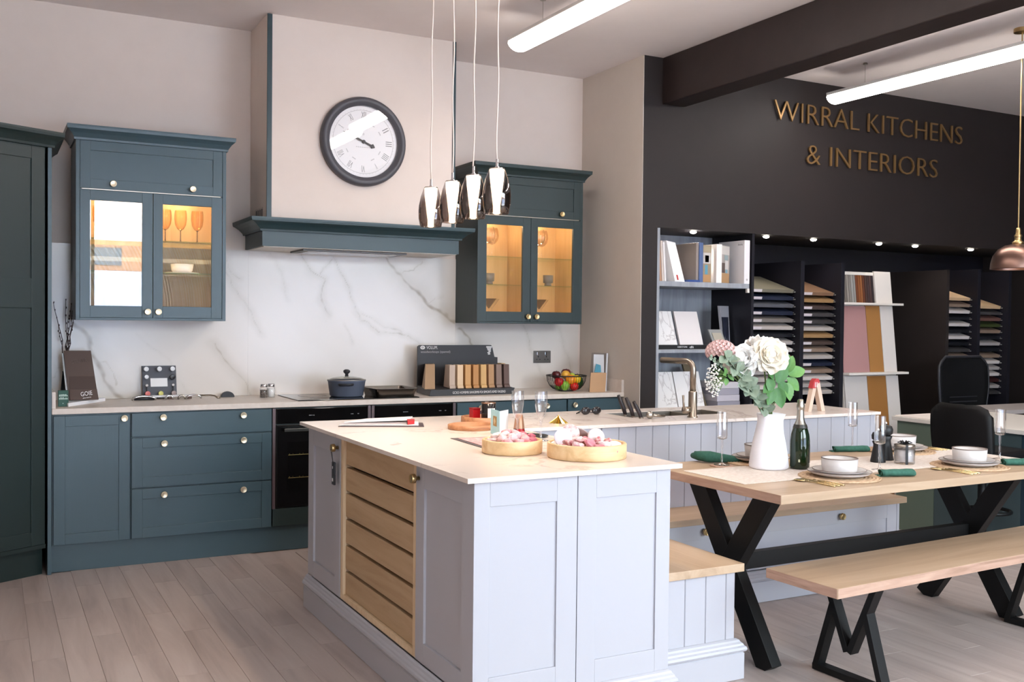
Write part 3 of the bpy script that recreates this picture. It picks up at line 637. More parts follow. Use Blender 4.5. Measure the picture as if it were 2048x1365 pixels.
for (u0, u1, ky) in ((1.80, 2.285, 2.255), (3.178, 3.655, 3.205)):
    mb = MB(); shaker(mb, fl_, u0, u1, .165, .882, .076, .02, .010); d = mb.build('door', LILAC, isl, bevel=.0012); knob(d, (IX0, -ky, .838), (-1, 0, 0), BRASS, .018, .034)
for q in ((-1.80, IY1),): mb = MB(); mb.box(IX0, IX0+.02, *q, .16, .892); mb.build('corner_post', LILAC, isl)
mb = MB(); mb.fbox(fl_, 2.292, 2.325, .165, .886, -.05, .018); mb.fbox(fl_, 3.148, 3.173, .165, .886, -.05, .018); mb.fbox(fl_, 2.325, 3.148, .165, .190, -.05, .018); mb.build('oak_surround', OAKZ, isl, bevel=.001)
for i in range(6):
    z1 = .884 if i == 0 else .757-(i-1)*.1165; z0 = .772 if i == 0 else z1-.1015
    if i == 5: z0 = .192
    mb = MB(); mb.fbox(fl_, 2.328, 3.145, z0, z1, -.02, .006); mb.build('slat', OAK, isl, bevel=.0015)
mb = MB(); mb.fbox(fl_, 2.326, 3.147, .190, .886, -.05, -.03); mb.build('slat_shadow_back', mat('slat_gap_shade', '#2a2024', .8), isl)  # dark sheet stands in for the shade in the gaps between slats
ff = FR(0, IY0+.02)
for (u0, u1, a, b) in ((IX0, 1.4815, 1.146, 1.401), (1.4845, IX1+.003, 1.559, 1.814)):
    mb = MB(); z0, z1 = .155, .892
    for q in ((u0, a, z0, z1), (b, u1, z0, z1), (a, b, z0, .240), (a, b, .807, z1)): mb.fbox(ff, *q, 0, .02)
    mb.fbox(ff, a-.001, b+.001, .239, .808, 0, .013); mb.build('end_panel', LILAC, isl, bevel=.0012)
# key fob on the island knob
t = thing('key_fob', 'small black fob hanging on a cord from the far island knob', 'key fob', (1.05, -2.255, .72))
mb = MB(); mb.tube([(1.068, -2.257, .856), (1.055, -2.262, .83), (1.062, -2.262, .775)], .0012, 6); mb.tube([(1.068, -2.253, .856), (1.055, -2.248, .83), (1.062, -2.258, .775)], .0012, 6); mb.build('cord', CHARC, t)
mb = MB(); mb.box(1.061, 1.071, -2.277, -2.243, .672, .776); mb.build('tag', CHARC, t, bevel=.003)
mb = MB(); mb.box(1.0600, 1.0610, -2.266, -2.254, .688, .702); mb.box(1.0600, 1.0610, -2.262, -2.258, .745, .756); mb.build('tag_mark', WHITE, t)
# peninsula
pen = thing('peninsula_unit', 'pale lilac peninsula unit clad in tongue and groove boards behind the dining table', 'kitchen unit', (3.1, -2.1, 0))
mb = MB(); mb.box(1.874, 2.715, -2.425, -1.80, 0, .892); mb.box(3.405, 4.27, -2.425, -1.80, 0, .892); mb.box(2.715, 3.405, -2.425, -1.80, 0, .70); mb.box(2.715, 3.405, -2.425, -2.21, .70, .892); mb.box(2.715, 3.405, -1.92, -1.80, .70, .892); mb.build('carcass', LILAC, pen)
mb = MB(); mb.box(1.876, 2.374, -2.440, -2.425, .0, .892); mb.build('flat_panel', LILAC, pen, bevel=.001)
x = 2.377
while x < 4.27: 
    mb = MB(); mb.box(x+.0008, min(x+.1022, 4.272), -2.440, -2.425, .0, .892); mb.build('board', LILAC, pen, bevel=.0025, seg=1); x += .103
for i in range(6): mb = MB(); mb.box(4.270, 4.284, -2.43+i*.104, -2.43+i*.104+.1025, 0, .892); mb.build('board', LILAC, pen, bevel=.0025, seg=1)
# sink with tap
t = thing('kitchen_sink', 'stainless steel sink set into the peninsula worktop', 'sink', (3.06, -2.06, .75))
mb = MB(); x0, x1, y0, y1 = 2.722, 3.398, -2.198, -1.932; z0 = .742
for q in ((x0, x1, y0, y1, z0, z0+.003), (x0, x0+.003, y0, y1, z0, .9075), (x1-.003, x1, y0, y1, z0, .9075), (x0, x1, y0, y0+.003, z0, .9075), (x0, x1, y1-.003, y1, z0, .9075)): mb.box(*q)
mb.build('basin', STEEL, t); mb = MB(); mb.lathe([(0, z0+.004), (.04, z0+.004), (.045, z0+.003)], 20, Matrix.Translation((3.06, -2.06, 0))); mb.build('drain', NICKEL, t)
mb = MB(); mb.box(3.17, 3.182, y0+.004, y1-.004, .77, .9072); mb.build('bowl_divider', STEEL, t, bevel=.004)
t = thing('mixer_tap', 'tall brushed nickel mixer tap with a square swan neck beside the sink', 'tap', (3.035, -2.315, .91))
c = Vector((3.035, -2.315, 0))
mb = MB(); mb.lathe([(.028, .9102), (.028, .916), (.0235, .918), (.0235, 1.045), (.022, 1.05), (0, 1.05)], 24, Matrix.Translation(c)); mb.build('body', NICKEL, t, smooth=True)
pts = [(c.x, c.y, 1.04), (c.x, c.y, 1.165)]+[(c.x-.012*(1-math.cos(a)), c.y+.045*(1-math.cos(a)), 1.165+.045*math.sin(a)) for a in [math.pi/2*i/8 for i in range(1, 9)]]+[(c.x-.05, c.y+.215, 1.21)]
mb = MB(); mb.tube(pts, .0165, 16); mb.build('spout', NICKEL, t, smooth=True)
mb = MB(); mb.tube([(c.x-.02, c.y, .95), (c.x-.06, c.y, .95)], .018, 16); mb.tube([(c.x-.057, c.y, .955), (c.x-.061, c.y+.004, 1.03)], .006, 10); mb.build('lever', NICKEL, t, smooth=True)

# ---------------------------------------------------------------- corner banquette
def seat(label, top, body, front):
    t = thing('banquette_seat', label, 'bench seat', ((body[0]+body[1])/2, (body[2]+body[3])/2, 0)); return t
t = seat('oak topped banquette box against the right side of the island', 0, (1.9, 2.33, -3.5, -2.75), 0)
mb = MB(); mb.box(1.8745, 2.354, -3.527, -2.7335, .430, .4625); mb.build('seat_top', OAKY, t, bevel=.002)
mb = MB(); mb.box(1.8745, 2.315, -3.488, -2.74, 0, .4295); mb.build('carcass', LILAC, t)
x = 1.878
while x < 2.31: mb = MB(); mb.box(x+.0008, min(x+.1005, 2.328), -3.502, -3.488, .0, .429); mb.build('board', LILAC, t, bevel=.0025, seg=1); x += .1013
for i in range(7): mb = MB(); mb.box(2.315, 2.329, -3.50+i*.107, -3.50+i*.107+.1055, 0, .429); mb.build('board', LILAC, t, bevel=.0025, seg=1)
mb = MB(); mb.sweep([(1.905, -3.5025), (2.3295, -3.5025), (2.3295, -2.755)], [(o*1.25, z) for o, z in BMOLD]); mb.build('plinth_moulding', LILAC, t)
t = seat('long oak topped banquette with drawers along the peninsula front', 0, (1.9, 4.2, -2.72, -2.44), 0)
mb = MB(); mb.box(1.8745, 4.205, -2.732, -2.4425, .430, .4625); mb.build('seat_top', OAKX, t, bevel=.002)
mb = MB(); mb.box(1.8745, 4.175, -2.685, -2.4425, 0, .4295); mb.build('carcass', LILAC, t)
fr = FR(0, -2.686)
for (u0, u1, kx) in ((2.36, 3.085, 2.808), (3.09, 4.155, 3.723)):
    mb = MB(); shaker(mb, fr, u0, u1, .165, .425, .075, .02, .006); d = mb.build('drawer', LILAC, t, bevel=.0012); knob(d, (kx, -2.706, .392), (0, -1, 0), BRASS, .018, .03)
mb = MB(); mb.box(4.157, 4.176, -2.706, -2.685, .165, .428); mb.build('corner_post', LILAC, t)
mb = MB(); mb.sweep([(2.36, -2.706), (4.176, -2.706), (4.176, -2.45)], [(o*1.1, z) for o, z in BMOLD]); mb.build('plinth_moulding', LILAC, t)

# ---------------------------------------------------------------- dining table and bench
TZ = .7618
tb = thing('dining_table', 'oak dining table with black metal cross legs', 'table', (2.369, -3.711, 0), R(.8), local=True)
mb = MB(); mb.box(0, 1.84, 0, .892, TZ-.036, TZ); mb.build('tabletop', OAKX, tb, bevel=.0015)
mb = MB(); mb.box(-.0012, .0, .002, .890, TZ-.035, TZ-.001); mb.build('sawn_end', OAKEND, tb)
for lx in (.15, 1.705):
    for a, b, dx in (((.22, .715), (.70, .003), -.021), ((.665, .715), (.205, .003), .021)):
        mb = MB(); mb.bar((lx+dx*.0, a[0], a[1]+.005), (lx+dx*.0, b[0], b[1]-.0), .095, .055 if dx < 0 else .0535, Vector((1, 0, 0)))
        bmesh.ops.bisect_plane(mb.bm, geom=mb.bm.verts[:]+mb.bm.edges[:]+mb.bm.faces[:], plane_co=(0, 0, .001), plane_no=(0, 0, -1), clear_outer=True)
        bmesh.ops.holes_fill(mb.bm, edges=[e for e in mb.bm.edges if e.is_boundary])
        bmesh.ops.bisect_plane(mb.bm, geom=mb.bm.verts[:]+mb.bm.edges[:]+mb.bm.faces[:], plane_co=(0, 0, TZ-.0365), plane_no=(0, 0, 1), clear_outer=True)
        bmesh.ops.holes_fill(mb.bm, edges=[e for e in mb.bm.edges if e.is_boundary])
        mb.build('leg', BLACKM, tb, bevel=.002)
mb = MB(); mb.box(.17, 1.69, .435, .48, .355, .425); mb.build('stretcher', BLACKM, tb, bevel=.002)
bn = thing('dining_bench', 'oak topped bench with black metal frame legs in front of the table', 'bench', (2.437, -3.937, 0), R(3.3), local=True)
BZ = .4493
mb = MB(); mb.box(0, 1.86, 0, .356, BZ-.038, BZ); mb.build('seat_top', OAKX, bn, bevel=.0015)
mb = MB(); mb.box(-.0012, 0, .002, .354, BZ-.037, BZ-.001); mb.build('sawn_end', OAKEND, bn); mb = MB(); mb.box(.002, 1.858, -.0012, 0, BZ-.037, BZ-.001); mb.build('sawn_edge', OAKENDX, bn)
for lx in (.29, 1.60):
    sx = Vector((1, 0, 0)); t_ = .048; w_ = .026
    for nm, a, b in (('leg', (.014, .016), (.100, .30)), ('leg', (.342, .016), (.256, .30)), ('strut', (.052, BZ-.039), (.172, .12)), ('strut', (.304, BZ-.039), (.184, .12)), ('foot_rail', (.002, .016), (.354, .016))):
        mb = MB(); mb.bar((lx, a[0], a[1]), (lx, b[0], b[1]), w_, t_ if nm != 'foot_rail' else t_*.98, sx); mb.build(nm, BLACKM, bn, bevel=.0015)
    for yy in (.03, .326): mb = MB(); mb.lathe([(0, .0005), (.014, .0005), (.014, .004), (0, .004)], 12, Matrix.Translation((lx, yy, 0))); mb.build('glide', CHARC, bn)
# ---------------------------------------------------------------- things on the back worktop
WZ = .9103
T0 = Matrix.Translation
def lathe_obj(name, prof, mt, loc, parent=None, n=28, **k):
    mb = MB(); mb.lathe(prof, n, T0(loc)); return mb.build(name, mt, parent, smooth=True, **k)
# twigs
t = thing('twig_arrangement', 'bare dark twigs standing behind the brown brochure by the larder', 'twigs', (.105, -.12, WZ)); rr = random.Random(3)
TW = mat('dark_twig_bark', '#4a3a38', .8)
lathe_obj('vase', [(0, WZ), (.03, WZ), (.034, WZ+.05), (.026, WZ+.13), (.022, WZ+.17), (.024, WZ+.18)], CHARC, (.105, -.12, 0), t)
for (ex, ey, ez) in ((.03, -.13, 1.498), (.10, -.10, 1.515), (.125, -.14, 1.49), (.145, -.11, 1.49), (.06, -.10, 1.36), (.15, -.13, 1.46), (.115, -.15, 1.42)):
    mb = MB(); n = 11; P = []
    for i in range(n):
        f = i/(n-1); P.append(Vector((.105+(ex-.105)*f**1.4+rr.uniform(-.007, .007), -.12+(ey+.12)*f+rr.uniform(-.006, .006), 1.05+(ez-1.05)*f)))
    mb.tube(P, [.0034-.0018*i/(n-1) for i in range(n)], 5)
    for i in range(3, n): mb.ball(P[i]+Vector((rr.uniform(-.004, .004), -.002, 0)), (.0035, .0035, .007), 6, 4)
    mb.build('twig', TW, t, smooth=True)
# brochures on the white stand
t = thing('brochure', 'brown brochure with white bubble lettering on a white stand beside the larder', 'brochure', (.17, -.28, WZ)); BR = mat('brown_cover', '#5a4a44', .45)
def slant(mb, x0, x1, yb, yt, z0, z1, th, x0t=None, x1t=None):
    x0t = x0 if x0t is None else x0t; x1t = x1 if x1t is None else x1t
    return mb.hexa([(x0, yb, z0), (x1, yb, z0), (x1, yb+th, z0), (x0, yb+th, z0), (x0t, yt, z1), (x1t, yt, z1), (x1t, yt+th, z1), (x0t, yt+th, z1)])
mb = MB(); slant(mb, .105, .262, -.33, -.20, WZ+.022, 1.215, .01, .083, .232); mb.build('cover', BR, t, bevel=.001)
mb = MB(); slant(mb, .095, .258, -.3199, -.1899, WZ+.022, 1.20, .03, .075, .225); mb.build('page_block', WHITE, t)
mb = MB(); slant(mb, .112, .262, -.336, -.264, WZ+.023, 1.075, .005, .108, .246); mb.build('front_flap', mat('dark_brown_cover', '#4c3d38', .45), t, bevel=.001)
mb = MB(); slant(mb, .110, .263, -.341, -.306, WZ+.024, .995, .004, .108, .256); fp = mb.build('lower_flap', BR, t, bevel=.001)
nb = Vector((0, -.41, .10))
text_part('GOIE', RX((.197, -.333, .970), (-.05, .13, .3), (0, -.92, .38)), .062, .026, WHITE, fp, ext=.002)
text_part('alternative', RX((.199, -.339, .947), (-.05, .13, .3), (0, -.92, .38)), .045, .007, WHITE, fp, ext=.002)
text_part('STRATA', RX((.168, -.229, 1.155), (-.05, .13, .3), (0, -.92, .38)), .085, .022, mat('embossed_brown', '#6e5e58', .35), t, ext=.002)
mb = MB(); mb.extr([(.09, -.50, WZ), (.315, -.17, WZ), (.25, -.12, WZ), (.06, -.36, WZ)], (0, 0, .02)); tag(mb.build('brochure_stand', WHITEC, None, bevel=.001, loc=(.19, -.3, WZ)), 'low white wedge stand under the brown brochure', 'stand')
t = thing('gift_box', 'small dark green box with white print beside the brown brochure', 'box', (.065, -.46, WZ)); GR = mat('bottle_green_card', '#0f4a3a', .45)
mb = MB(); mb.box(.040, .092, -.475, -.44, WZ, 1.0); mb.build('carton', GR, t, bevel=.001)
mb = MB(); rr = random.Random(5)
for row, z in enumerate((.972, .955)):
    for i in range(7): mb.box(.0445+i*.0065, .049+i*.0065, -.4757, -.475, z-.005, z+.005+rr.uniform(-.003, .003))
mb.box(.062, .067, -.4757, -.475, .926, .93); mb.build('box_print', mat('box_print_white', '#b9cfc4', .5), t)
# knob sample board
t = thing('knob_display_board', 'dark slate board with knob samples and a white label at the splashback', 'display board', (.64, -.06, WZ)); SL = mat('slate_blue_board', '#4a4c55', .5)
mb = MB(); slant(mb, .540, .742, -.082, -.030, WZ+.012, 1.112, .012); mb.build('board', SL, t, bevel=.001)
mb = MB(); slant(mb, .587, .687, -.0725, -.0568, WZ+.074, 1.036, .004); mb.build('label', WHITE, t)
def bp(z): return -.082+(z-WZ-.012)/(1.112-WZ-.012)*.052
for (x, z, cc, r) in ((.562, 1.088, '#e9e9ec', .015), (.640, 1.088, '#e9e9ec', .015), (.718, 1.088, '#e9e9ec', .015), (.562, 1.040, '#e9e9ec', .013), (.718, 1.037, '#20222b', .017), (.562, .988, '#d9d3d2', .008), (.718, .988, '#d9d3d2', .008), (.565, .938, '#d9706a', .016), (.643, .938, '#d2cd72', .015), (.720, .938, '#9a8783', .015)):
    knob(t, (x, bp(z), z), (0, -1, .25), mat('knob_'+cc[1:], cc, .3), r, .03)
for x in (.562, .718): mb = MB(); mb.tube([(x, bp(.985)-.012, .985), (x, bp(.955)-.014, .955)], .003, 6); mb.build('drop_pull', BLACK, t)
# handle samples on their stand
t = thing('handle_display_stand', 'low stand of chrome and black drawer handle samples before the knob board', 'display stand', (.66, -.13, WZ))
mb = MB(); mb.box(.543, .83, -.16, -.10, WZ+.0135, WZ+.024); mb.build('shelf_strip', WHITEC, t, bevel=.002)
for x in (.58, .68, .80): mb = MB(); mb.box(x, x+.02, -.15, -.11, WZ, WZ+.0135); mb.build('foot', mat('walnut_block', '#6b4a3a', .5), t)
for (x0, x1, y, m_) in ((.46, .60, -.20, CHROME), (.655, .70, -.20, CHROME), (.73, .77, -.205, STEEL), (.78, .87, -.185, CHROME)):
    mb = MB(); z = WZ+.004; n = 8; mb.tube([(x0, y, z)]+[(x0+(x1-x0)*(i+.5)/n, y-.004, z+.022*math.sin(math.pi*(i+.5)/n)**.4) for i in range(n)]+[(x1, y, z)], .0065, 8); mb.build('handle_sample', m_, t, smooth=True)
mb = MB(); mb.tube([(.475, -.195, WZ+.009), (.59, -.195, WZ+.009)], .008, 8); mb.build('handle_sample', CHARC, t, smooth=True)
mb = MB(); mb.tube([(.855, -.16, WZ+.02), (.93, -.165, WZ+.02), (.955, -.175, WZ+.016), (.968, -.19, WZ+.005), (.985, -.19, WZ+.005)], .005, 8); tag(mb.build('coat_hook', NICKEL, None, smooth=True, loc=(.92, -.17, WZ)), 'slim bent metal hook lying right of the handle samples', 'hook')
mb = MB(); mb.extr([(1.05+.042*math.cos(a), -.11, WZ+.036*math.sin(a)) for a in [math.pi*i/16 for i in range(17)]], (0, .03, 0)); tag(mb.build('cup_handle', CHARC, None, bevel=.002, loc=(1.05, -.1, WZ)), 'black half-moon cup handle standing on the worktop near the knob board', 'handle')
# salt and pepper jars
def spice(label, x, y, fill, fz):
    t = thing('spice_jar', label, 'jar', (x, y, WZ)); lathe_obj('glass', [(0, WZ), (.024, WZ), (.026, WZ+.004), (.026, WZ+.058), (.021, WZ+.066), (.021, WZ+.072)], GLASS, (x, y, 0), t)
    lathe_obj('filling', [(0, WZ+.003), (.023, WZ+.003), (.023, WZ+fz), (0, WZ+fz)], fill, (x, y, 0), t); lathe_obj('lid', [(.022, WZ+.068), (.0235, WZ+.07), (.0235, WZ+.085), (.018, WZ+.088), (0, WZ+.088)], CHROME, (x, y, 0), t)
spice('clear pepper jar with dark peppercorns and chrome lid left of the hob', 1.248, -.235, speckle('peppercorns', '#3a3430', '#8a8078', 120, .8), .05)
spice('clear salt jar with white salt and chrome lid left of the hob', 1.303, -.20, mat('white_salt', '#e9e6e2', .8), .055)
# hob, pot, tin
t = thing('induction_hob', 'black glass induction hob set on the back worktop', 'hob', (1.78, -.33, WZ))
mb = MB(); mb.box(1.376, 2.178, -.575, -.085, WZ-.0001, WZ+.006); mb.build('glass_plate', BLKGL, t, bevel=.002)
mb = MB()
for (x, y, r) in ((1.56, -.25, .09), (1.56, -.45, .07), (1.78, -.27, .10), (2.0, -.25, .08), (2.0, -.45, .09)): mb.lathe([(r, WZ+.0061), (r+.002, WZ+.0061), (r+.002, WZ+.0064), (r, WZ+.0064), (r, WZ+.0061)], 32, T0((x, y, 0)))
mb.build('zone_rings', mat('hob_mark_grey', '#4a4a4e', .4), t)
HZ = WZ+.0066; px, py = 1.755, -.36
t = thing('casserole_pot', 'blue grey casserole pot with a glass lid on the hob', 'pot', (px, py, HZ)); PB = mat('blue_grey_enamel', '#6a7182', .38)
lathe_obj('body', [(0, HZ), (.10, HZ), (.108, HZ+.006), (.121, HZ+.098), (.125, HZ+.101), (.125, HZ+.105), (.119, HZ+.105), (.105, HZ+.012), (0, HZ+.01)], PB, (px, py, 0), t, 40)
l = lathe_obj('lid', [(.122, HZ+.104), (.118, HZ+.110), (.09, HZ+.121), (.045, HZ+.129), (0, HZ+.131)], thin_glass('lid_glass', (.72, .72, .68), 1., .05), (px, py, 0), t, 40)
mb = MB(); mb.lathe([(.117, HZ+.106), (.124, HZ+.106), (.124, HZ+.110), (.117, HZ+.110), (.117, HZ+.106)], 40, T0((px, py, 0))); mb.build('rim', STEEL, l, smooth=True)
lathe_obj('lid_knob', [(0, HZ+.13), (.012, HZ+.131), (.010, HZ+.143), (.022, HZ+.155), (.022, HZ+.166), (.012, HZ+.173), (0, HZ+.174)], CHARC, (px, py, 0), l)
for s in (-1, 1):
    mb = MB(); a0 = R(250) if s < 0 else R(60); c, q = math.cos(a0), math.sin(a0)
    pts = [(px+c*r-q*w, py+q*r+c*w, HZ+.082) for r, w in ((.115, -.042), (.140, -.040), (.150, -.02), (.150, .02), (.140, .040), (.115, .042))]; mb.tube(pts, .008, 8); mb.build('handle', CHARC, t, smooth=True)
t = thing('roasting_tin', 'dark metal roasting tin standing on the right of the hob', 'roasting tin', (2.03, -.43, HZ)); TM = mat('roasting_tin_metal', '#6e655d', .25, 1.)
mb = MB(); a, b = (1.885, 2.175), (-.555, -.27); 
def rect(x0, x1, y0, y1, z, r=.025): return [(cx+r*math.cos(an), cy+r*math.sin(an), z) for (cx, cy, s) in ((x1-r, y1-r, 0), (x0+r, y1-r, 90), (x0+r, y0+r, 180), (x1-r, y0+r, 270)) for an in [R(s+90*i/4) for i in range(5)]]
rings = [rect(1.90, 2.16, -.54, -.285, HZ), rect(1.888, 2.172, -.552, -.273, HZ+.05), rect(1.878, 2.182, -.562, -.263, HZ+.052), rect(1.878, 2.182, -.562, -.263, HZ+.056), rect(1.891, 2.169, -.549, -.276, HZ+.054), rect(1.904, 2.156, -.536, -.289, HZ+.004)]
vv = [[mb.bm.verts.new(p) for p in q] for q in rings]
for q, w in zip(vv, vv[1:]):
    for i in range(20): mb.bm.faces.new((q[i], q[(i+1) % 20], w[(i+1) % 20], w[i]))
mb.bm.faces.new(vv[0][::-1]); mb.bm.faces.new(vv[-1]); mb.build('tin', TM, t, smooth=False, bevel=.001)
# wooden worktop sample stand
t = thing('wood_sample_stand', 'black card stand with white lettering holding wood worktop samples', 'display stand', (2.6, -.35, WZ)); CD = mat('black_display_card', '#201d20', .45)
mb = MB(); mb.extr([(2.335, -.15, WZ), (2.96, -.15, WZ), (2.96, -.15, 1.152), (2.935, -.15, 1.155), (2.915, -.15, 1.232), (2.905, -.15, 1.241), (2.350, -.15, 1.241), (2.337, -.15, 1.232)], (0, .01, 0)); bk = mb.build('back_card', CD, t)
mb = MB(); mb.hexa([(2.285, -.485, WZ), (2.905, -.485, WZ), (2.96, -.15, WZ), (2.335, -.15, WZ), (2.297, -.482, .953), (2.93, -.482, .953), (2.96, -.155, .962), (2.335, -.155, .962)]); bs_ = mb.build('base_tray', CD, t, bevel=.002)
LT = mat('display_white_print', '#d8d4d2', .5)
text_part('VOLUM.', RX((2.445, -.1501, 1.224)), .085, .022, LT, bk); text_part('woodworktops (spannel)', RX((2.472, -.1501, 1.192)), .225, .021, mat('display_grey_print', '#a59c9e', .5), bk)
mb = MB(); mb.lathe([(.006, 0), (.013, 0), (.013, .0007), (.006, .0007), (.006, 0)], 16, T0((2.374, -.1501, 1.224)) @ Matrix.Rotation(R(90), 4, 'X') @ Matrix.Diagonal((1.4, 1, 1, 1))); mb.lathe([(0, 0), (.004, 0), (.004, .0007), (0, .0007)], 10, T0((2.374, -.1501, 1.224)) @ Matrix.Rotation(R(90), 4, 'X')); mb.build('logo', LT, bk)
mb = MB()
for (a, b, c, d) in ((2.868, 2.914, 1.222, 1.232), (2.874, 2.908, 1.212, 1.22), (2.878, 2.905, 1.202, 1.21), (2.886, 2.905, 1.192, 1.2), (2.878, 2.90, 1.182, 1.19), (2.882, 2.90, 1.172, 1.18)): mb.box(a, b, -.1508, -.15, c, d)
mb.build('corner_logo', LT, bk)
text_part('GCXO HOMBMB SANGBMB FOI SIMON\'S KIMD FAGEND', RX((2.655, -.4840, .930), (0, .04, 1), (0, -1, .07)), .40, .017, LT, bs_, ext=.0012)
cols = [('#a98a6c', 'brown oak'), ('#b8a494', 'greyed oak'), ('#d3b795', 'pale maple'), ('#c2935e', 'honey oak'), ('#b07d4c', 'caramel cherry'), ('#c79f68', 'golden beech'), ('#a9825c', 'tan iroko'), ('#7d685e', 'grey brown walnut'), ('#5c4742', 'dark wenge'), ('#cda672', 'light bamboo')]
for i, (c, nm) in enumerate(cols):
    x = 2.395+i*.0595; mb = MB(); m_ = wood('sample_'+nm.replace(' ', '_'), c, c, c, 'z', .5)
    if i == 0: mb.hexa([(2.27, -.44, .9535), (2.345, -.44, .9535), (2.395, -.27, .956), (2.32, -.27, .956), (2.345, -.27, 1.112), (2.415, -.27, 1.112), (2.455, -.17, 1.112), (2.385, -.17, 1.112)])
    else:
        w = .043 if i < 9 else .03; y0 = -.43 if i < 9 else -.28
        mb.hexa([(x, y0, .956), (x+w, y0, .956), (x+w, y0+.10, .962), (x, y0+.10, .962), (x+.034, y0+.075, 1.110), (x+.034+w, y0+.075, 1.110), (x+.034+w, y0+.15, 1.110), (x+.034, y0+.15, 1.110)])
        if i < 9: mb.hexa([(x-.001, y0-.012, .9545), (x+w+.001, y0-.012, .9545), (x+w+.001, y0+.0, .9555), (x-.001, y0, .9555), (x, y0-.004, .972), (x+w, y0-.004, .972), (x+w, y0+.01, .978), (x, y0+.01, .978)])
    tag(mb.build('wood_sample', m_, None, bevel=.002, loc=(x, -.35, .955)), '%s worktop sample block %s' % (nm, 'leaning at the left end of the black stand' if i == 0 else 'at the right end behind the dark one' if i == 9 else 'in the row on the black stand'), 'wood sample')
# socket
t = thing('wall_socket', 'pewter double wall socket with a black insert on the splashback', 'socket', (3.407, -.013, 1.146))
mb = MB(); mb.box(3.333, 3.481, -.019, -.0125, 1.10, 1.192); mb.build('plate', GUN, t, bevel=.002)
for q in (3.372, 3.442):
    mb = MB(); mb.box(q-.004, q+.004, -.0205, -.019, 1.142, 1.156); mb.box(q-.018, q-.008, -.0205, -.019, 1.124, 1.13); mb.box(q+.008, q+.018, -.0205, -.019, 1.124, 1.13); mb.build('pin_hole', BLACK, t)
    mb = MB(); mb.box(q-.012+.0, q+.0, -.024, -.019, 1.160, 1.182); mb.build('switch', CHROME, t, bevel=.001)
# fruit bowl
bx, by = 3.425, -.345
t = thing('wire_fruit_bowl', 'black wire fruit bowl holding mixed fruit near the socket', 'bowl', (bx, by, WZ))
def bprof(f): return (.058+.087*math.sin(f*math.pi/2)**.8, WZ+.003+.108*f**1.5)
mb = MB(); mb.tube([(bx+.145*math.cos(2*math.pi*i/40), by+.145*math.sin(2*math.pi*i/40), WZ+.112) for i in range(41)], .0045, 6); mb.build('rim', BLACK, t, smooth=True)
mb = MB(); mb.lathe([(0, WZ), (.056, WZ), (.058, WZ+.004), (0, WZ+.005)], 28, T0((bx, by, 0))); mb.build('base', BLACK, t)
mb = MB()
for k in range(44):
    a = 2*math.pi*k/44; mb.tube([(bx+bprof(f)[0]*math.cos(a), by+bprof(f)[0]*math.sin(a), bprof(f)[1]) for f in (0, .25, .5, .75, 1)], .0014, 4, False)
o = mb.build('wire_ribs', BLACK, t); o['kind'] = 'stuff'
FRU = [('apple', 'dark red apple on top at the left of the wire fruit bowl', '#4d1216', (-.085, .0, .118), .034), ('apple', 'dark red apple on top at the back of the wire fruit bowl', '#58161a', (.018, .035, .128), .037), ('tomato', 'bright red tomato at the left side of the fruit bowl', '#b3141b', (-.088, -.045, .070), .036), ('lime', 'striped green lime low at the front of the fruit bowl', '#7fae3a', (-.048, -.062, .042), .034), ('lime', 'small green lime low at the left of the fruit bowl', '#6f9a35', (-.072, -.01, .034), .026),
  ('orange', 'orange fruit in the middle of the wire fruit bowl', '#e8901e', (.0, -.060, .085), .040), ('lemon', 'yellow lemon beside the orange in the fruit bowl', '#e8bf1f', (.048, -.070, .088), .031), ('lemon', 'golden yellow fruit on top between the two dark apples', '#dca43a', (-.012, -.01, .118), .033), ('tomato', 'bright red tomato low at the front right of the fruit bowl', '#cf1f1c', (.025, -.068, .036), .034), ('avocado', 'dark green avocado at the right of the fruit bowl', '#1f4a1f', (.080, -.02, .062), .046), ('pear', 'yellow green pear stub above the lemon in the bowl', '#a8b93a', (.045, .0, .105), .028)]
for nm, lb, c, (dx, dy, dz), r in FRU:
    t = thing(nm, lb, 'fruit', (bx+dx, by+dy, WZ+dz)); m_ = speckle('fruit_'+c[1:], c, c, 30, .35, .03)
    mb = MB(); rz = {'avocado': 1.2, 'lemon': .95, 'lime': 1.05}.get(nm, .92); q = mb.ball((bx+dx, by+dy, WZ+dz), (r, r, r*rz), 18, 12)
    if nm in ('apple', 'tomato'):
        for v in q:
            d = v.co-Vector((bx+dx, by+dy, WZ+dz)); h = math.hypot(d.x, d.y)/r
            if d.z > 0: v.co.z -= .35*r*max(0, 1-h*1.8)
    mb.build('flesh', m_, t, smooth=True); mb = MB(); zt = WZ+dz+r*rz*(.62 if nm in ('apple', 'tomato') else .96)
    mb.tube([(bx+dx, by+dy, zt), (bx+dx+.003, by+dy, zt+.012)], .002, 5); mb.build('stem', TW, t)
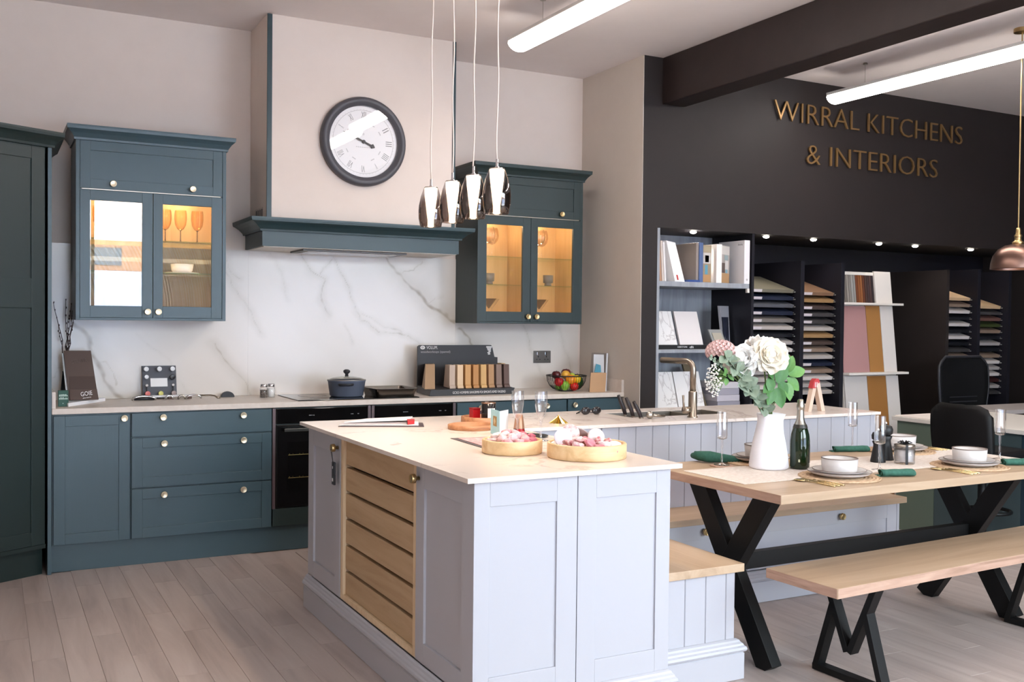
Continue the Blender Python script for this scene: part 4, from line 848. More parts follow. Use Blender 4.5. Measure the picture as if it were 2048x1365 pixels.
# leaflet holder
t = thing('leaflet_holder', 'clear leaflet holder with a kraft pocket leaning at the return wall', 'leaflet holder', (3.63, -.42, WZ)); KR = mat('kraft_card', '#b58e69', .6); ACR = thin_glass('clear_acrylic', (.86, .87, .90), .8)
mb = MB(); mb.extr([(3.52, -.50, WZ), (3.655, -.50, WZ), (3.727, -.41, 1.185), (3.60, -.41, 1.19)], (.008, .012, 0)); mb.build('back_plate', ACR, t)
mb = MB(); mb.extr([(3.51, -.528, WZ), (3.645, -.528, WZ), (3.682, -.484, 1.045), (3.548, -.484, 1.048)], (.010, .02, 0)); mb.build('kraft_pocket', KR, t, bevel=.001)
mb = MB(); mb.extr([(3.555, -.50, WZ+.004), (3.655, -.50, WZ+.004), (3.700, -.42, 1.175), (3.612, -.42, 1.178)], (.003, .008, 0)); lf = mb.build('leaflet', mat('pale_grey_leaflet', '#c4c4c6', .4), t)
mb = MB(); mb.extr([(3.583, -.475, 1.05), (3.640, -.475, 1.05), (3.650, -.452, 1.10), (3.612, -.452, 1.11)], (.0, -.003, 0)); mb.build('leaflet_picture', mat('teal_print', '#4f8ea3', .4), lf)
mb = MB(); mb.extr([(3.655, -.505, WZ), (3.672, -.50, WZ), (3.742, -.412, 1.185), (3.727, -.416, 1.185)], (0, .006, 0)); mb.build('side_strip', mat('pale_acrylic_edge', '#d4d7dd', .2), t)

# ---------------------------------------------------------------- glasses and bowls inside the wall cabinets
def stem_glass(name, label, cat, loc, prof, mt, stem=None, group=None):
    t = thing(name, label, cat, loc, 0, group); x, y, z = loc
    lathe_obj('bowl', [(r, z+h) for r, h in prof], mt, (x, y, 0), t, 28)
    if stem: lathe_obj('stem', [(0, z+.0005), (stem[0], z+.0005), (stem[0], z+.003), (.006, z+.007), (.0035, z+.02), (.0035, z+stem[1]-.008), (.008, z+stem[1])], stem[2], (x, y, 0), t, 24)
    return t
GOB = [(.006, .075), (.020, .085), (.033, .11), (.038, .145), (.037, .18), (.034, .20)]
AMB2 = thin_glass('amber_goblet_stem', (.55, .48, .42), 1., .05)
for x, s in ((.655, 'left'), (.745, 'middle'), (.845, 'right')): stem_glass('goblet', 'amber glass goblet, %s of the three on the upper shelf of the left wall cabinet' % s, 'glass', (x, -.17, 1.8772), GOB, AMBER, (.030, .08, AMB2))
for x, z, s in ((.755, 1.6862, 'on the middle shelf'), (.755, 1.4155, 'on the floor')):
    lathe_t = thing('serving_bowl', 'white ceramic bowl %s of the left wall cabinet' % s, 'bowl', (x, -.17, z+.008))
    lathe_obj('bowl', [(0, z+.008), (.05, z+.008), (.062, z+.02), (.068, z+.06), (.065, z+.06), (.057, z+.022), (0, z+.016)], WHITEC, (x, -.17, 0), lathe_t)
    p = thing('plate', 'white plate under the ceramic bowl %s of the left wall cabinet' % s, 'plate', (x, -.17, z)); lathe_obj('dish', [(0, z+.0003), (.06, z+.0003), (.10, z+.006), (.10, z+.0075), (.058, z+.005), (0, z+.005)], WHITEC, (x, -.17, 0), p)
for x, s in ((.28, 'left'), (.40, 'right')): stem_glass('goblet', 'amber goblet behind the left cabinet door, %s one' % s, 'glass', (x, -.15, 1.8772), GOB, AMBER, (.030, .08, AMB2))
WINE = [(.004, .095), (.026, .102), (.044, .125), (.052, .155), (.049, .185), (.040, .215)]
MART = [(.004, .085), (.02, .105), (.042, .135), (.056, .155)]
SMK2 = thin_glass('smoked_wine_glass', (.80, .72, .66), 1.2, .02, 1.7)
for xc, s in ((2.895, 'left door'), (3.305, 'right door')):
    stem_glass('balloon_glass', 'clear balloon wine glass on the top shelf behind the %s of the right cabinet' % s, 'glass', (xc-.045, -.20, 1.8712), WINE, GLASS, (.034, .097, GLASS))
    stem_glass('balloon_glass', 'smoky balloon wine glass on the top shelf behind the %s of the right cabinet' % s, 'glass', (xc+.02, -.13, 1.8712), WINE, SMK2, (.034, .097, GLASS))
    stem_glass('martini_glass', 'smoked martini glass on the floor behind the %s of the right cabinet' % s, 'glass', (xc-.045, -.22, 1.4192), MART, SMOKE, (.032, .087, GLASS))
    stem_glass('martini_glass', 'clear martini glass at the back behind the %s of the right cabinet' % s, 'glass', (xc+.03, -.12, 1.4192), MART, GLASS, (.032, .087, GLASS))
TUM = [(0, .001), (.026, .001), (.027, .016), (.022, .02), (.036, .026), (.038, .082), (.036, .082), (.034, .03), (0, .028)]
TG = mat('grey_ribbed_tumbler', '#66615f', .3)
for x, s in ((2.775, 'far left'), (2.862, 'second from the left'), (3.345, 'behind the right door')): stem_glass('tumbler', 'grey footed tumbler on the middle shelf of the right cabinet, %s' % s, 'glass', (x, -.2, 1.6732), TUM, TG)
# ---------------------------------------------------------------- things on the island
IZ = .9103
t = thing('price_list', 'fanned white leaflets with a red block at the far left of the island top', 'leaflets', (1.34, -2.05, IZ))
for i, (m_, p) in enumerate(((mat('dark_leaflet_edge', '#4b3b40', .5), [(1.15, -2.06), (1.52, -2.22), (1.58, -2.06), (1.30, -1.97)]), (WHITE, [(1.16, -2.05), (1.50, -2.20), (1.56, -2.05), (1.31, -1.965)]), (mat('grey_leaflet', '#b9aeb0', .5), [(1.17, -2.04), (1.47, -2.15), (1.545, -2.03), (1.32, -1.96)]), (WHITE, [(1.19, -2.03), (1.48, -2.12), (1.55, -2.0), (1.33, -1.95)]))):
    mb = MB(); mb.prism(p, IZ+i*.005, IZ+.0035+i*.005)
    if i == 3:
        for v in mb.bm.verts: v.co.z += (v.co.x-1.19)*.03
    mb.build('leaflet', m_, t)
mb = MB(); mb.hexa([(1.455, -2.175, IZ+.009), (1.495, -2.16, IZ+.009), (1.52, -2.10, IZ+.009), (1.48, -2.10, IZ+.009), (1.455, -2.175, IZ+.026), (1.495, -2.16, IZ+.026), (1.52, -2.10, IZ+.028), (1.48, -2.10, IZ+.028)]); mb.build('red_block', mat('red_print', '#b3262c', .5), t)
t = thing('menu_sheet', 'dark edged pink printed sheet under the smaller wooden tray', 'leaflet', (1.5, -2.85, IZ))
mb = MB(); mb.prism([(1.445, -2.69), (1.43, -3.03), (1.62, -3.02), (1.66, -2.72)], IZ, IZ+.002); mb.build('backing', mat('dark_sheet', '#4a4146', .5), t)
mb = MB(); mb.prism([(1.470, -2.715), (1.452, -3.0), (1.61, -2.99), (1.645, -2.74)], IZ+.002, IZ+.0032); mb.build('sheet', speckle('pink_print', '#c9868c', '#e8c9c8', 45, .4), t)
# round acacia boards
def board(name, label, cat, x, y, z, r, h, mt):
    t = thing(name, label, cat, (x, y, z)); lathe_obj('board', [(0, z+h*.45), (r-.012, z+h*.45), (r-.010, z+h), (r, z+h-.002), (r, z+.002), (r-.002, z), (0, z), (0, z+.0001)], mt, (x, y, 0), t, 40); return t
board('serving_board', 'round dark acacia serving board lying nearer on the island', 'serving board', 1.697, -2.371, IZ, .112, .022, ACACIA)
board('serving_board', 'round acacia serving board behind the other under the red candle', 'serving board', 1.878, -2.135, IZ, .115, .032, ACACIA)
t = thing('red_box', 'small bright red candle box on the round acacia board', 'box', (1.85, -2.08, .9252)); mb = MB(); mb.box(1.830, 1.872, -2.105, -2.063, .9252, .972); mb.build('carton', mat('bright_red_card', '#b5141c', .4), t, bevel=.002); mb = MB(); mb.box(1.829, 1.873, -2.106, -2.062, .972, .980); mb.build('lid', mat('dark_red_card', '#8f1118', .4), t, bevel=.001)
x, y, z = 1.885, -2.170, .9253
t = thing('jar_candle', 'black jar candle with white label and copper rim beside the red box', 'candle', (x, y, z)); lathe_obj('jar', [(0, z), (.034, z), (.036, z+.003), (.036, z+.082), (.033, z+.084), (.033, z+.07), (0, z+.068)], mat('black_candle_glass', '#1d1a1b', .15), (x, y, 0), t)
mb = MB(); mb.lathe([(.033, z+.083), (.037, z+.083), (.037, z+.088), (.033, z+.088), (.033, z+.083)], 28, T0((x, y, 0))); mb.build('rim', mat('rose_gold', '#c79e86', .3, 1.), t)
mb = MB(); P = [(x+.0366*math.cos(a), y+.0366*math.sin(a)) for a in [R(238+i*9) for i in range(8)]]; mb.poly([(a, b, z+.012) for a, b in P]+[(a, b, z+.06) for a, b in P], [(i, i+1, 9+i, 8+i) for i in range(7)]); mb.build('label', WHITE, t, solid=.0004)
t = thing('greeting_card', 'pale blue greeting card with a gold emblem standing on the island', 'card', (1.71, -2.63, IZ)); CB = speckle('pale_blue_card', '#9ccfe0', '#b6dfe8', 12, .5)
mb = MB(); mb.extr([(1.696, -2.572, IZ), (1.668, -2.715, IZ), (1.668, -2.715, 1.022), (1.696, -2.572, 1.022)], (.0016, -.0003, 0)); a = mb.build('front_cover', CB, t)
mb = MB(); mb.extr([(1.6697, -2.715, IZ), (1.742, -2.655, IZ), (1.742, -2.655, 1.022), (1.6697, -2.715, 1.022)], (-.001, .0012, 0)); mb.build('back_cover', WHITE, t)
nrm = Vector((-.143, .028, 0)).normalized(); M = RX(Vector((1.682, -2.6435, .972))+nrm*.0008, (0, 0, 1), nrm)
mb = MB(); mb.obox(M, .056, .044, .0012); mb.obox(M @ T0((0, 0, .0004)), .048, .037, .0016); mb.build('emblem', mat('gold_emblem', '#a88a55', .4, .5), a, bevel=.0004)
mb = MB(); mb.obox(M @ T0((0, 0, .0014)) @ Matrix.Rotation(R(45), 4, 'Z'), .022, .022, .001); mb.obox(M @ T0((0, 0, .0018)), .014, .012, .001); mb.build('emblem_mark', mat('pale_gold', '#dcc9a0', .4, .4), a)
x, y, z = 1.80, -2.765, IZ
t = thing('black_dish', 'flat black round dish under the small amber bottle', 'dish', (x, y, z)); lathe_obj('dish', [(0, z), (.055, z), (.074, z+.006), (.072, z+.008), (.053, z+.003), (0, z+.003)], BLACK, (x, y, 0), t, 36)
x, y, z = 1.765, -2.715, IZ+.0034
t = thing('scent_bottle', 'small conical amber bottle with red and black base behind a flute', 'bottle', (x, y, z)); lathe_obj('body', [(.0245, z+.03), (.0205, z+.062), (.016, z+.09), (.013, z+.093), (0, z+.093)], mat('amber_copper', '#a3765a', .3, .3), (x, y, 0), t); lathe_obj('base', [(0, z), (.026, z), (.026, z+.008), (.0245, z+.03), (0, z+.03)], mat('black_red_base', '#2a1213', .25), (x, y, 0), t)
mb = MB(); P = [(x+.0262*math.cos(q), y+.0262*math.sin(q)) for q in [R(215+i*12) for i in range(8)]]; mb.poly([(p, q, z+.009) for p, q in P]+[(p-.0*p, q, z+.029) for p, q in P], [(i, i+1, 9+i, 8+i) for i in range(7)]); mb.build('red_band', mat('red_band', '#b11a20', .3), t, solid=.0004)
# two crystal flutes
def flute(name, label, loc, h=.21, bowl=None, foot=.033, ribs=0., group=None, mt=None):
    t = thing(name, label, 'glass', loc, 0, group); x, y, z = loc
    pr = bowl or [(.004, .088), (.010, .094), (.019, .115), (.0245, .15), (.0265, .18), (.0245, .21)]
    sq = (lambda a: 1+ribs*math.cos(12*a)) if ribs else None
    mb = MB(); mb.lathe([(r, z+q*h/.21) for r, q in pr], 48 if ribs else 28, T0((x, y, 0)), sq); mb.build('bowl', mt or GLASS, t, smooth=True)
    lathe_obj('stem', [(0, z+.0004), (foot, z+.0004), (foot, z+.002), (.010, z+.006), (.0045, z+.014), (.0055, z+.03), (.0035, z+.045), (.006, z+.055), (.0035, z+.07), (.0055, z+.08), (.006, z+pr[0][1]*h/.21+.003)], mt or GLASS, (x, y, 0), t, 20); return t
CUT = thin_glass('cut_crystal', (.93, .93, .94), 1.2, .05, 2.0, .5, 2.5)
flute('champagne_flute', 'cut crystal champagne flute on the island before the amber bottle', (1.69, -2.84, IZ), ribs=.035, mt=CUT)
flute('champagne_flute', 'cut crystal champagne flute on the island right of the other flute', (1.768, -2.905, IZ), ribs=.035, mt=CUT)
# wooden trays with sweets and biscuits
def tray(label, x, y, r, h):
    t = thing('wooden_tray', label, 'tray', (x, y, IZ)); lathe_obj('tray', [(0, IZ), (r-.004, IZ), (r, IZ+.005), (r, IZ+h-.003), (r-.003, IZ+h), (r-.010, IZ+h), (r-.012, IZ+h-.004), (r-.013, IZ+.010), (0, IZ+.009)], BEECH, (x, y, 0), t, 56); return t
TX1, TX2 = (1.480, -3.190), (1.678, -3.415)
tray('smaller round wooden tray filled with pink wrapped sweets', *TX1, .117, .052)
tray('larger round wooden tray filled with paper rosettes and biscuits', *TX2, .149, .056)
PK = [mat('pink_wrap_%d' % i, c, .35) for i, c in enumerate(('#d9a0a4', '#c97f8a', '#e2bcbc', '#b55a69', '#e3cfcc'))]
rr = random.Random(11)
def crumple(name, p, r, mt, label, group, fl=.7):
    mb = MB(); rot = Matrix.Rotation(rr.uniform(0, 6.28), 3, 'Z') @ Matrix.Rotation(rr.uniform(-.5, .5), 3, 'X'); mb.ball(p, (r*1.2, r, r*fl), 12, 8, r*.45, rot)
    o = mb.build(name, mt, None, loc=p); tag(o, label, 'sweet', group); return o
for i in range(24):
    a = i*2.4; q = .092*math.sqrt((i+.5)/24); z = IZ+.036+.034*(1-(q/.092)**2)+rr.uniform(0, .006)
    crumple('wrapped_sweet', Vector((TX1[0]+q*math.cos(a), TX1[1]+q*math.sin(a), z)), rr.uniform(.017, .021), PK[i % 5], '%s pink cellophane wrapped sweet heaped in the smaller wooden tray' % ('soft', 'mid', 'pale', 'deep', 'whitish')[i % 5], 'sweets in the smaller tray')
for i in range(22):
    a = i*2.4+1; q = .125*math.sqrt((i+.5)/22); z = IZ+.033+.026*(1-(q/.125)**2)+rr.uniform(0, .006)
    m_ = (PK[1], speckle('pink_white_swirl', '#b9707c', '#e8d3cf', 70, .4), speckle('red_white_swirl', '#a03a47', '#e5c9c5', 80, .4), PK[4])[i % 4]
    crumple('iced_biscuit', Vector((TX2[0]+q*math.cos(a), TX2[1]+q*math.sin(a), z)), rr.uniform(.019, .024), m_, '%s sweet in the larger wooden tray' % ('plain pink', 'pink and white swirled', 'red and white swirled', 'whitish pink')[i % 4], 'sweets in the larger tray', .55)
def disc(label, p, r, n, mt, th=.008):
    M = T0(p) @ Vector(n).normalized().to_track_quat('Z', 'Y').to_matrix().to_4x4(); mb = MB(); mb.lathe([(0, -th/2), (r*.95, -th/2), (r, -th/3), (r, th/3), (r*.95, th/2), (r*.6, th/2+.001), (0, th/2)], 28, M); tag(mb.build('round_biscuit', mt, None, smooth=True, loc=p), label, 'biscuit')
SW = speckle('white_rose_swirl', '#b88f8a', '#e8dfd8', 60, .45)
disc('plain white disc leaning at the left of the larger wooden tray', (1.600, -3.372, IZ+.072), .034, (-.5, -.8, .25), mat('icing_white', '#e6e0ea', .4))
disc('lace patterned round disc standing at the back of the larger tray', (1.648, -3.345, IZ+.082), .036, (-.3, -.9, .15), SW)
disc('thin grey paper fan disc tilted at the back of the larger tray', (1.700, -3.345, IZ+.080), .030, (.75, .3, .75), mat('grey_paper', '#b9aeab', .6), .004)
disc('white icing disc standing at the right of the larger tray', (1.725, -3.405, IZ+.072), .033, (-.2, -.9, .3), speckle('icing_faint', '#d5bdb8', '#eae3e0', 50, .4))
# sunglasses, brass bell pull
t = thing('sunglasses', 'dark sunglasses lying on the peninsula top near the fruit bowl', 'sunglasses', (2.6, -1.98, IZ)); 
for dx, dy in ((-.032, 0), (.034, -.004)): mb = MB(); mb.ball((2.60+dx, -1.985+dy, IZ+.022), (.030, .012, .021), 14, 10); mb.build('lens', mat('dark_lens', '#2a2629', .08), t, smooth=True)
mb = MB(); mb.tube([(2.588, -1.99, IZ+.028), (2.60, -1.992, IZ+.032), (2.614, -1.99, IZ+.028)], .003, 6); mb.tube([(2.545, -1.985, IZ+.025), (2.53, -1.95, IZ+.006), (2.58, -1.90, IZ+.004)], .0028, 6); mb.tube([(2.66, -1.985, IZ+.025), (2.672, -1.95, IZ+.006), (2.62, -1.90, IZ+.004)], .0028, 6); mb.build('frame', CHARC, t, smooth=True)
t = thing('brass_ornament', 'polished brass folded ornament on the peninsula top', 'ornament', (2.21, -2.29, IZ)); c = Vector((2.213, -2.297, IZ)); mb = MB(); n = 7
for i in range(n):
    a0, a1 = R(180*i/n), R(180*(i+1)/n); d0 = Vector((math.cos(a0), math.sin(a0), 0)); d1 = Vector((math.cos(a1), math.sin(a1), 0)); mb.poly([c+d0*.048, c+(d0+d1).normalized()*.034, c+d1*.048, c+Vector((0, 0, .036))], [(0, 1, 3), (1, 2, 3)])
    mb.poly([c-d0*.048, c-(d0+d1).normalized()*.034, c-d1*.048, c+Vector((0, 0, .036))], [(0, 1, 3), (1, 2, 3)])
mb.build('folded_star', mat('polished_brass', '#d6b45c', .12, 1.), t, solid=.0012); lathe_obj('tip', [(0, IZ+.030), (.006, IZ+.032), (.004, IZ+.039), (0, IZ+.04)], GOLD, c*1, t) if False else None
mb = MB(); mb.lathe([(0, .9423), (.006, .9433), (.005, .949), (0, .951)], 12, T0((c.x, c.y, 0))); mb.build('tip', GOLD, t, smooth=True)
# knives beside the sink
for i, (x, y, s) in enumerate(((2.745, -2.108, 'farthest'), (2.742, -2.185, 'middle'), (2.738, -2.262, 'nearest'))):
    t = thing('kitchen_knife', 'black knife handle leaning by the sink, %s of the three' % s, 'knife', (x, y, IZ)); h = (.112, .104, .090)[i]
    mb = MB(); mb.tube([(x, y, IZ+.001), (x-.012, y+.002, IZ+h*.35), (x-.03, y+.004, IZ+h*.7), (x-.045, y+.006, IZ+h)], [.010, .0115, .0115, .008], 10); mb.build('handle', mat('dark_knife_handle', '#2b2427', .35), t, smooth=True)
    mb = MB(); mb.lathe([(0, IZ+.0002), (.0125, IZ+.0002), (.0125, IZ+.006), (0, IZ+.006)], 12, T0((x, y, 0))); mb.build('ferrule', NICKEL, t)
t = thing('sink_sprayer', 'small steel spray head lying at the front corner of the sink', 'spray head', (2.775, -2.29, IZ)); mb = MB(); mb.ball((2.772, -2.292, IZ+.02), (.022, .018, .020), 16, 10); mb.build('spray_head', STEEL, t, smooth=True); mb = MB(); mb.tube([(2.79, -2.285, IZ+.018), (2.86, -2.262, IZ+.009), (2.90, -2.25, IZ+.0075)], [.008, .007, .006], 10); mb.build('stem', NICKEL, t, smooth=True)
# banding loop
t = thing('edging_strip', 'pale wood edging strip folded into an upturned V with red tape', 'edging strip', (3.96, -2.29, IZ)); M_ = mat('pale_banding', '#d2b9a6', .5)
mb = MB(); mb.extr([(3.88, -2.27, IZ), (3.905, -2.27, IZ), (3.943, -2.27, IZ+.15), (3.985, -2.27, IZ), (4.012, -2.27, IZ), (3.965, -2.27, IZ+.175), (3.955, -2.27, IZ+.188), (3.938, -2.27, IZ+.188), (3.925, -2.27, IZ+.175)], (0, -.032, 0)); mb.build('strip', M_, t)
mb = MB(); mb.extr([(3.908, -2.2692, IZ+.135), (3.937, -2.2692, IZ+.135), (3.948, -2.2692, IZ+.16), (3.968, -2.2692, IZ+.17), (3.956, -2.2692, IZ+.190), (3.937, -2.2692, IZ+.190), (3.922, -2.2692, IZ+.176)], (0, -.0336, 0)); rt = mb.build('red_tape', mat('red_tape', '#b53a3d', .5), t)
mb = MB()
for q in range(3): mb.box(3.928+q*.009, 3.931+q*.009, -2.3031, -2.3028, IZ+.14, IZ+.17)
mb.build('tape_print', WHITE, rt)

# ---------------------------------------------------------------- dining table setting (height TZ)
DZ = TZ+.0004
th8 = R(.8)
def T8(l, w): return (2.369+l*math.cos(th8)-w*math.sin(th8), -3.711+l*math.sin(th8)+w*math.cos(th8))
t = thing('table_runner', 'pale cream patterned runner along the middle of the dining table', 'table runner', (2.369, -3.711, 0), th8, local=True)
mb = MB(); mb.box(.045, 1.838, .257, .652, DZ, DZ+.0022); mb.build('cloth', speckle('cream_leaf_jacquard', '#c9b9ae', '#dcd2ca', 55, .8, .3), t, bevel=.0008)
RZ = DZ+.0026
MATW = speckle('woven_seagrass', '#a98a6c', '#c9ab8c', 60, .8, .4)
PLT = speckle('stoneware_glaze', '#c4bdba', '#cbc5c2', 40, .35); RIM = mat('brown_plate_rim', '#7b6a62', .5)
def setting(tagw, x, y, spec):
    z = DZ; t = thing('woven_placemat', 'round woven seagrass placemat %s' % tagw, 'placemat', (x, y, z))
    mb = MB(); pr = [(0, z), (.168, z)]+[(.171, z+.003)]; n = 11
    for i in range(n, 0, -1): pr += [(.168*(i)/n, z+.0075), (.168*(i-.5)/n, z+.0045)]
    pr += [(0, z+.006)]; mb.lathe(pr, 56, T0((x, y, 0)), lambda a: 1+.012*math.sin(34*a)); mb.build('weave', MATW, t)
    z += .0076; p = thing('dinner_plate', 'stoneware dinner plate with brown rim %s' % tagw, 'plate', (x, y, z)); lathe_obj('dish', [(0, z), (.085, z), (.120, z+.012), (.1325, z+.020), (.131, z+.0225), (.118, z+.016), (.084, z+.004), (0, z+.004)], PLT, (x, y, 0), p, 48)
    mb = MB(); mb.lathe([(.1308, z+.0205), (.1332, z+.0205), (.1332, z+.0232), (.1308, z+.0232), (.1308, z+.0205)], 48, T0((x, y, 0))); mb.build('rim', RIM, p, smooth=True)
    z += .0145; p = thing('side_plate', 'smaller stoneware plate stacked on the dinner plate %s' % tagw, 'plate', (x, y, z)); lathe_obj('dish', [(0, z), (.075, z), (.102, z+.008), (.112, z+.013), (.111, z+.0155), (.100, z+.012), (.074, z+.004), (0, z+.004)], PLT, (x, y, 0), p, 48)
    mb = MB(); mb.lathe([(.1103, z+.0133), (.1125, z+.0133), (.1125, z+.016), (.1103, z+.016), (.1103, z+.0133)], 48, T0((x, y, 0))); mb.build('rim', RIM, p, smooth=True)
    z += .0042; p = thing('stoneware_bowl', 'straight sided stoneware bowl on the plates %s' % tagw, 'bowl', (x, y, z)); lathe_obj('bowl', [(0, z), (.066, z), (.072, z+.005), (.076, z+.058), (.072, z+.058), (.068, z+.008), (0, z+.006)], PLT, (x, y, 0), p, 44)
    mb = MB(); mb.lathe([(.0715, z+.057), (.0767, z+.057), (.0767, z+.0598), (.0715, z+.0598), (.0715, z+.057)], 44, T0((x, y, 0))); mb.build('rim', RIM, p, smooth=True)
P1, P2, P3, P4 = (2.912, -3.478), (2.915, -2.985), (3.872, -2.968), (3.73, -3.487)
S1, S2, S3, S4 = 'at the near left place', 'at the far left place behind the jug', 'at the far right place behind the candle', 'at the near right place'
for s, p in ((S1, P1), (S2, P2), (S3, P3), (S4, P4)): setting(s, *p, None)
def cutlery(tagw, x, y, rz):
    for k, (nm, dx) in enumerate((('spoon', 0), ('fork', .030), ('knife', .058))):
        t = thing(nm, 'gold %s beside the plate %s' % (nm, tagw), 'cutlery', (x+dx*math.cos(rz), y+dx*math.sin(rz), DZ), rz, local=True); mb = MB()
        mb.tube([(0, -.10, .002), (0, -.02, .0045), (0, .05, .005)], [.0045, .003, .0028], 8); h = mb.build('handle', GOLD, t, smooth=True); mb = MB()
        if nm == 'spoon': mb.ball((0, .075, .0055), (.019, .029, .0045), 16, 8)
        elif nm == 'fork':
            mb.box(-.010, .010, .048, .068, .0035, .006)
            for q in (-.0085, -.0028, .0028, .0085): mb.box(q-.0016, q+.0016, .067, .10, .0035, .006)
        else: mb.box(-.009, .006, .048, .11, .0025, .0045)
        mb.build({'spoon': 'bowl', 'fork': 'tines', 'knife': 'blade'}[nm], GOLD, t, smooth=nm == 'spoon', bevel=0 if nm == 'spoon' else .0012)
cutlery(S1, 2.695, -3.555, R(8)); cutlery(S4, 3.505, -3.57, R(8)); cutlery(S3, 4.085, -2.95, R(4))
NAP = speckle('emerald_linen', '#265446', '#306252', 80, .8, .2)
def napkin(label, x, y, z, rz, ln=.15, r=.021):
    t = thing('napkin', label, 'napkin', (x, y, z), rz, local=True); mb = MB(); n = 34; sp = [( (r*(.42+.58*i/n))*math.cos(i*.36), (r*(.42+.58*i/n))*math.sin(i*.36)*.8) for i in range(n)]
    rows = []
    for k in range(9):
        u = -ln/2+ln*k/8; s = 1-.12*math.sin(k*1.1)*math.sin(k*.7); rows.append([mb.bm.verts.new((u+.004*math.sin(i*.5), p*s*1.15, r*.82+q*s)) for i, (p, q) in enumerate(sp)])
    for a, b in zip(rows, rows[1:]):
        for i in range(n-1): mb.bm.faces.new((a[i], a[i+1], b[i+1], b[i]))
    mb.build('rolled_cloth', NAP, t, smooth=True, solid=.0022); mb = MB(); mb.hexa([(-ln/2*1.1, -.006, .0004), (ln/2, -.004, .0004), (ln/2, .033, .0004), (-ln/2*1.12, .03, .0004), (-ln/2*1.1, -.004, .006), (ln/2, -.004, .006), (ln/2, .028, .006), (-ln/2*1.12, .025, .006)]); mb.build('cloth_edge', NAP, t, bevel=.002)
napkin('rolled emerald napkin right of the near left plates', 3.17, -3.555, DZ, R(-18), .155); napkin('rolled emerald napkin right of the near right plates', 3.985, -3.55, DZ, R(-20), .15); napkin('rolled emerald napkin between the two far place settings', 3.62, -2.87, DZ, R(-18), .19, .02)
t = thing('napkin', 'emerald napkin folded in a thick loop at the far left of the table', 'napkin', (2.735, -2.885, DZ)); mb = MB()
mb.tube([(2.66, -2.80, DZ+.024), (2.655, -2.85, DZ+.03), (2.68, -2.90, DZ+.03), (2.73, -2.925, DZ+.024), (2.785, -2.94, DZ+.018), (2.83, -2.955, DZ+.013)], [.014, .024, .028, .022, .017, .010], 12); q = mb.bm.verts
for v in q: v.co.z = DZ+.0005+max(0, (v.co.z-DZ)*.95)
mb.build('loop', NAP, t, smooth=True); mb = MB(); mb.tube([(2.67, -2.80, DZ+.03), (2.71, -2.815, DZ+.028), (2.745, -2.845, DZ+.016)], [.014, .016, .006], 10); mb.build('tail', NAP, t, smooth=True)
# tall straight flutes
TF = [(.004, .100), (.016, .102), (.0235, .106), (.0245, .115), (.0245, .16), (.0235, .21)]
RB = thin_glass('ribbed_flute_glass', (.90, .87, .85), 1.2, .06, 1.9, .5, 2.5)
for (x, y, zz, s, f) in ((2.665, -3.005, DZ+.0055, 'at the left table end by the loop napkin', 1), (3.668, -2.835, DZ+.0055, 'at the back table edge behind the mills', 1), (3.245, -3.395, DZ, 'in the middle of the table before the black mill', 0), (4.098, -3.375, DZ, 'at the right end of the table by the stool', 0)):
    flute('champagne_flute', 'tall straight ribbed champagne flute %s' % s, (x, y, zz), .245, TF, .036, .02, 'straight flutes on the dining table', RB)
    if f: c = thing('coaster', 'tan octagonal coaster under the flute %s' % s, 'coaster', (x, y, DZ)); mb = MB(); mb.lathe([(0, DZ), (.055, DZ), (.056, DZ+.002), (.055, DZ+.005), (0, DZ+.005)], 8, T0((x, y, 0)) @ Matrix.Rotation(R(22), 4, 'Z')); mb.build('pad', mat('tan_leather', '#b08d78', .6), c)
# bottle, jug, mills, candle, cup
x, y, z = 2.932, -3.222, RZ
t = thing('champagne_bottle', 'dark green champagne bottle with silver foil neck on the runner', 'bottle', (x, y, z)); lathe_obj('body', [(0, z+.004), (.030, z), (.041, z+.003), (.0435, z+.012), (.0435, z+.125), (.040, z+.155), (.030, z+.19), (.019, z+.215), (.0165, z+.225), (0, z+.226)], mat('champagne_green', '#0d1f0c', .06, spec=.6), (x, y, 0), t, 36)
lathe_obj('foil', [(.0275, z+.198), (.0192, z+.217), (.0165, z+.232), (.0150, z+.262), (.0150, z+.270), (.0175, z+.273), (.0175, z+.285), (.0155, z+.292), (.0145, z+.308), (.010, z+.313), (0, z+.314)], mat('silver_foil', '#b9b2a6', .28, 1.), (x, y, 0), t, 28)
mb = MB(); mb.lathe([(.0325, z+.184), (.0275, z+.200), (.0280, z+.2005), (.0330, z+.1845), (.0325, z+.184)], 32, T0((x, y, 0))); mb.build('neck_label', mat('black_gold_label', '#2c2822', .4), t)
def wraplabel(parent, x, y, r, z0, z1, a0, a1, mt, nm='label'):
    mb = MB(); n = 10; P = [(x+r*math.cos(R(a0+(a1-a0)*i/n)), y+r*math.sin(R(a0+(a1-a0)*i/n))) for i in range(n+1)]; mb.poly([(a, b, z0) for a, b in P]+[(a, b, z1) for a, b in P], [(i, i+1, n+2+i, n+1+i) for i in range(n)]); return mb.build(nm, mt, parent, solid=.0005)
lb = wraplabel(t, x, y, .0439, z+.03, z+.11, 285, 345, mat('dark_bottle_label', '#1a1816', .4)); wraplabel(t, x, y, .0439, z+.012+.022, z+.034+.012, 218, 228, mat('cream_sticker', '#b9b79a', .5), 'sticker')
mb = MB()
for q in range(3): mb.box(x+.030, x+.0405, y-.0355, y-.0345, z+.07+q*.012, z+.074+q*.012)
x, y, z = 2.815, -3.150, RZ
WJ = speckle('chalk_white_glaze', '#eceaf0', '#f3f1f5', 14, .5, .05)
t = thing('ceramic_jug', 'tall chalk white ceramic jug holding the flowers on the runner', 'jug', (x, y, z)); mb = MB()
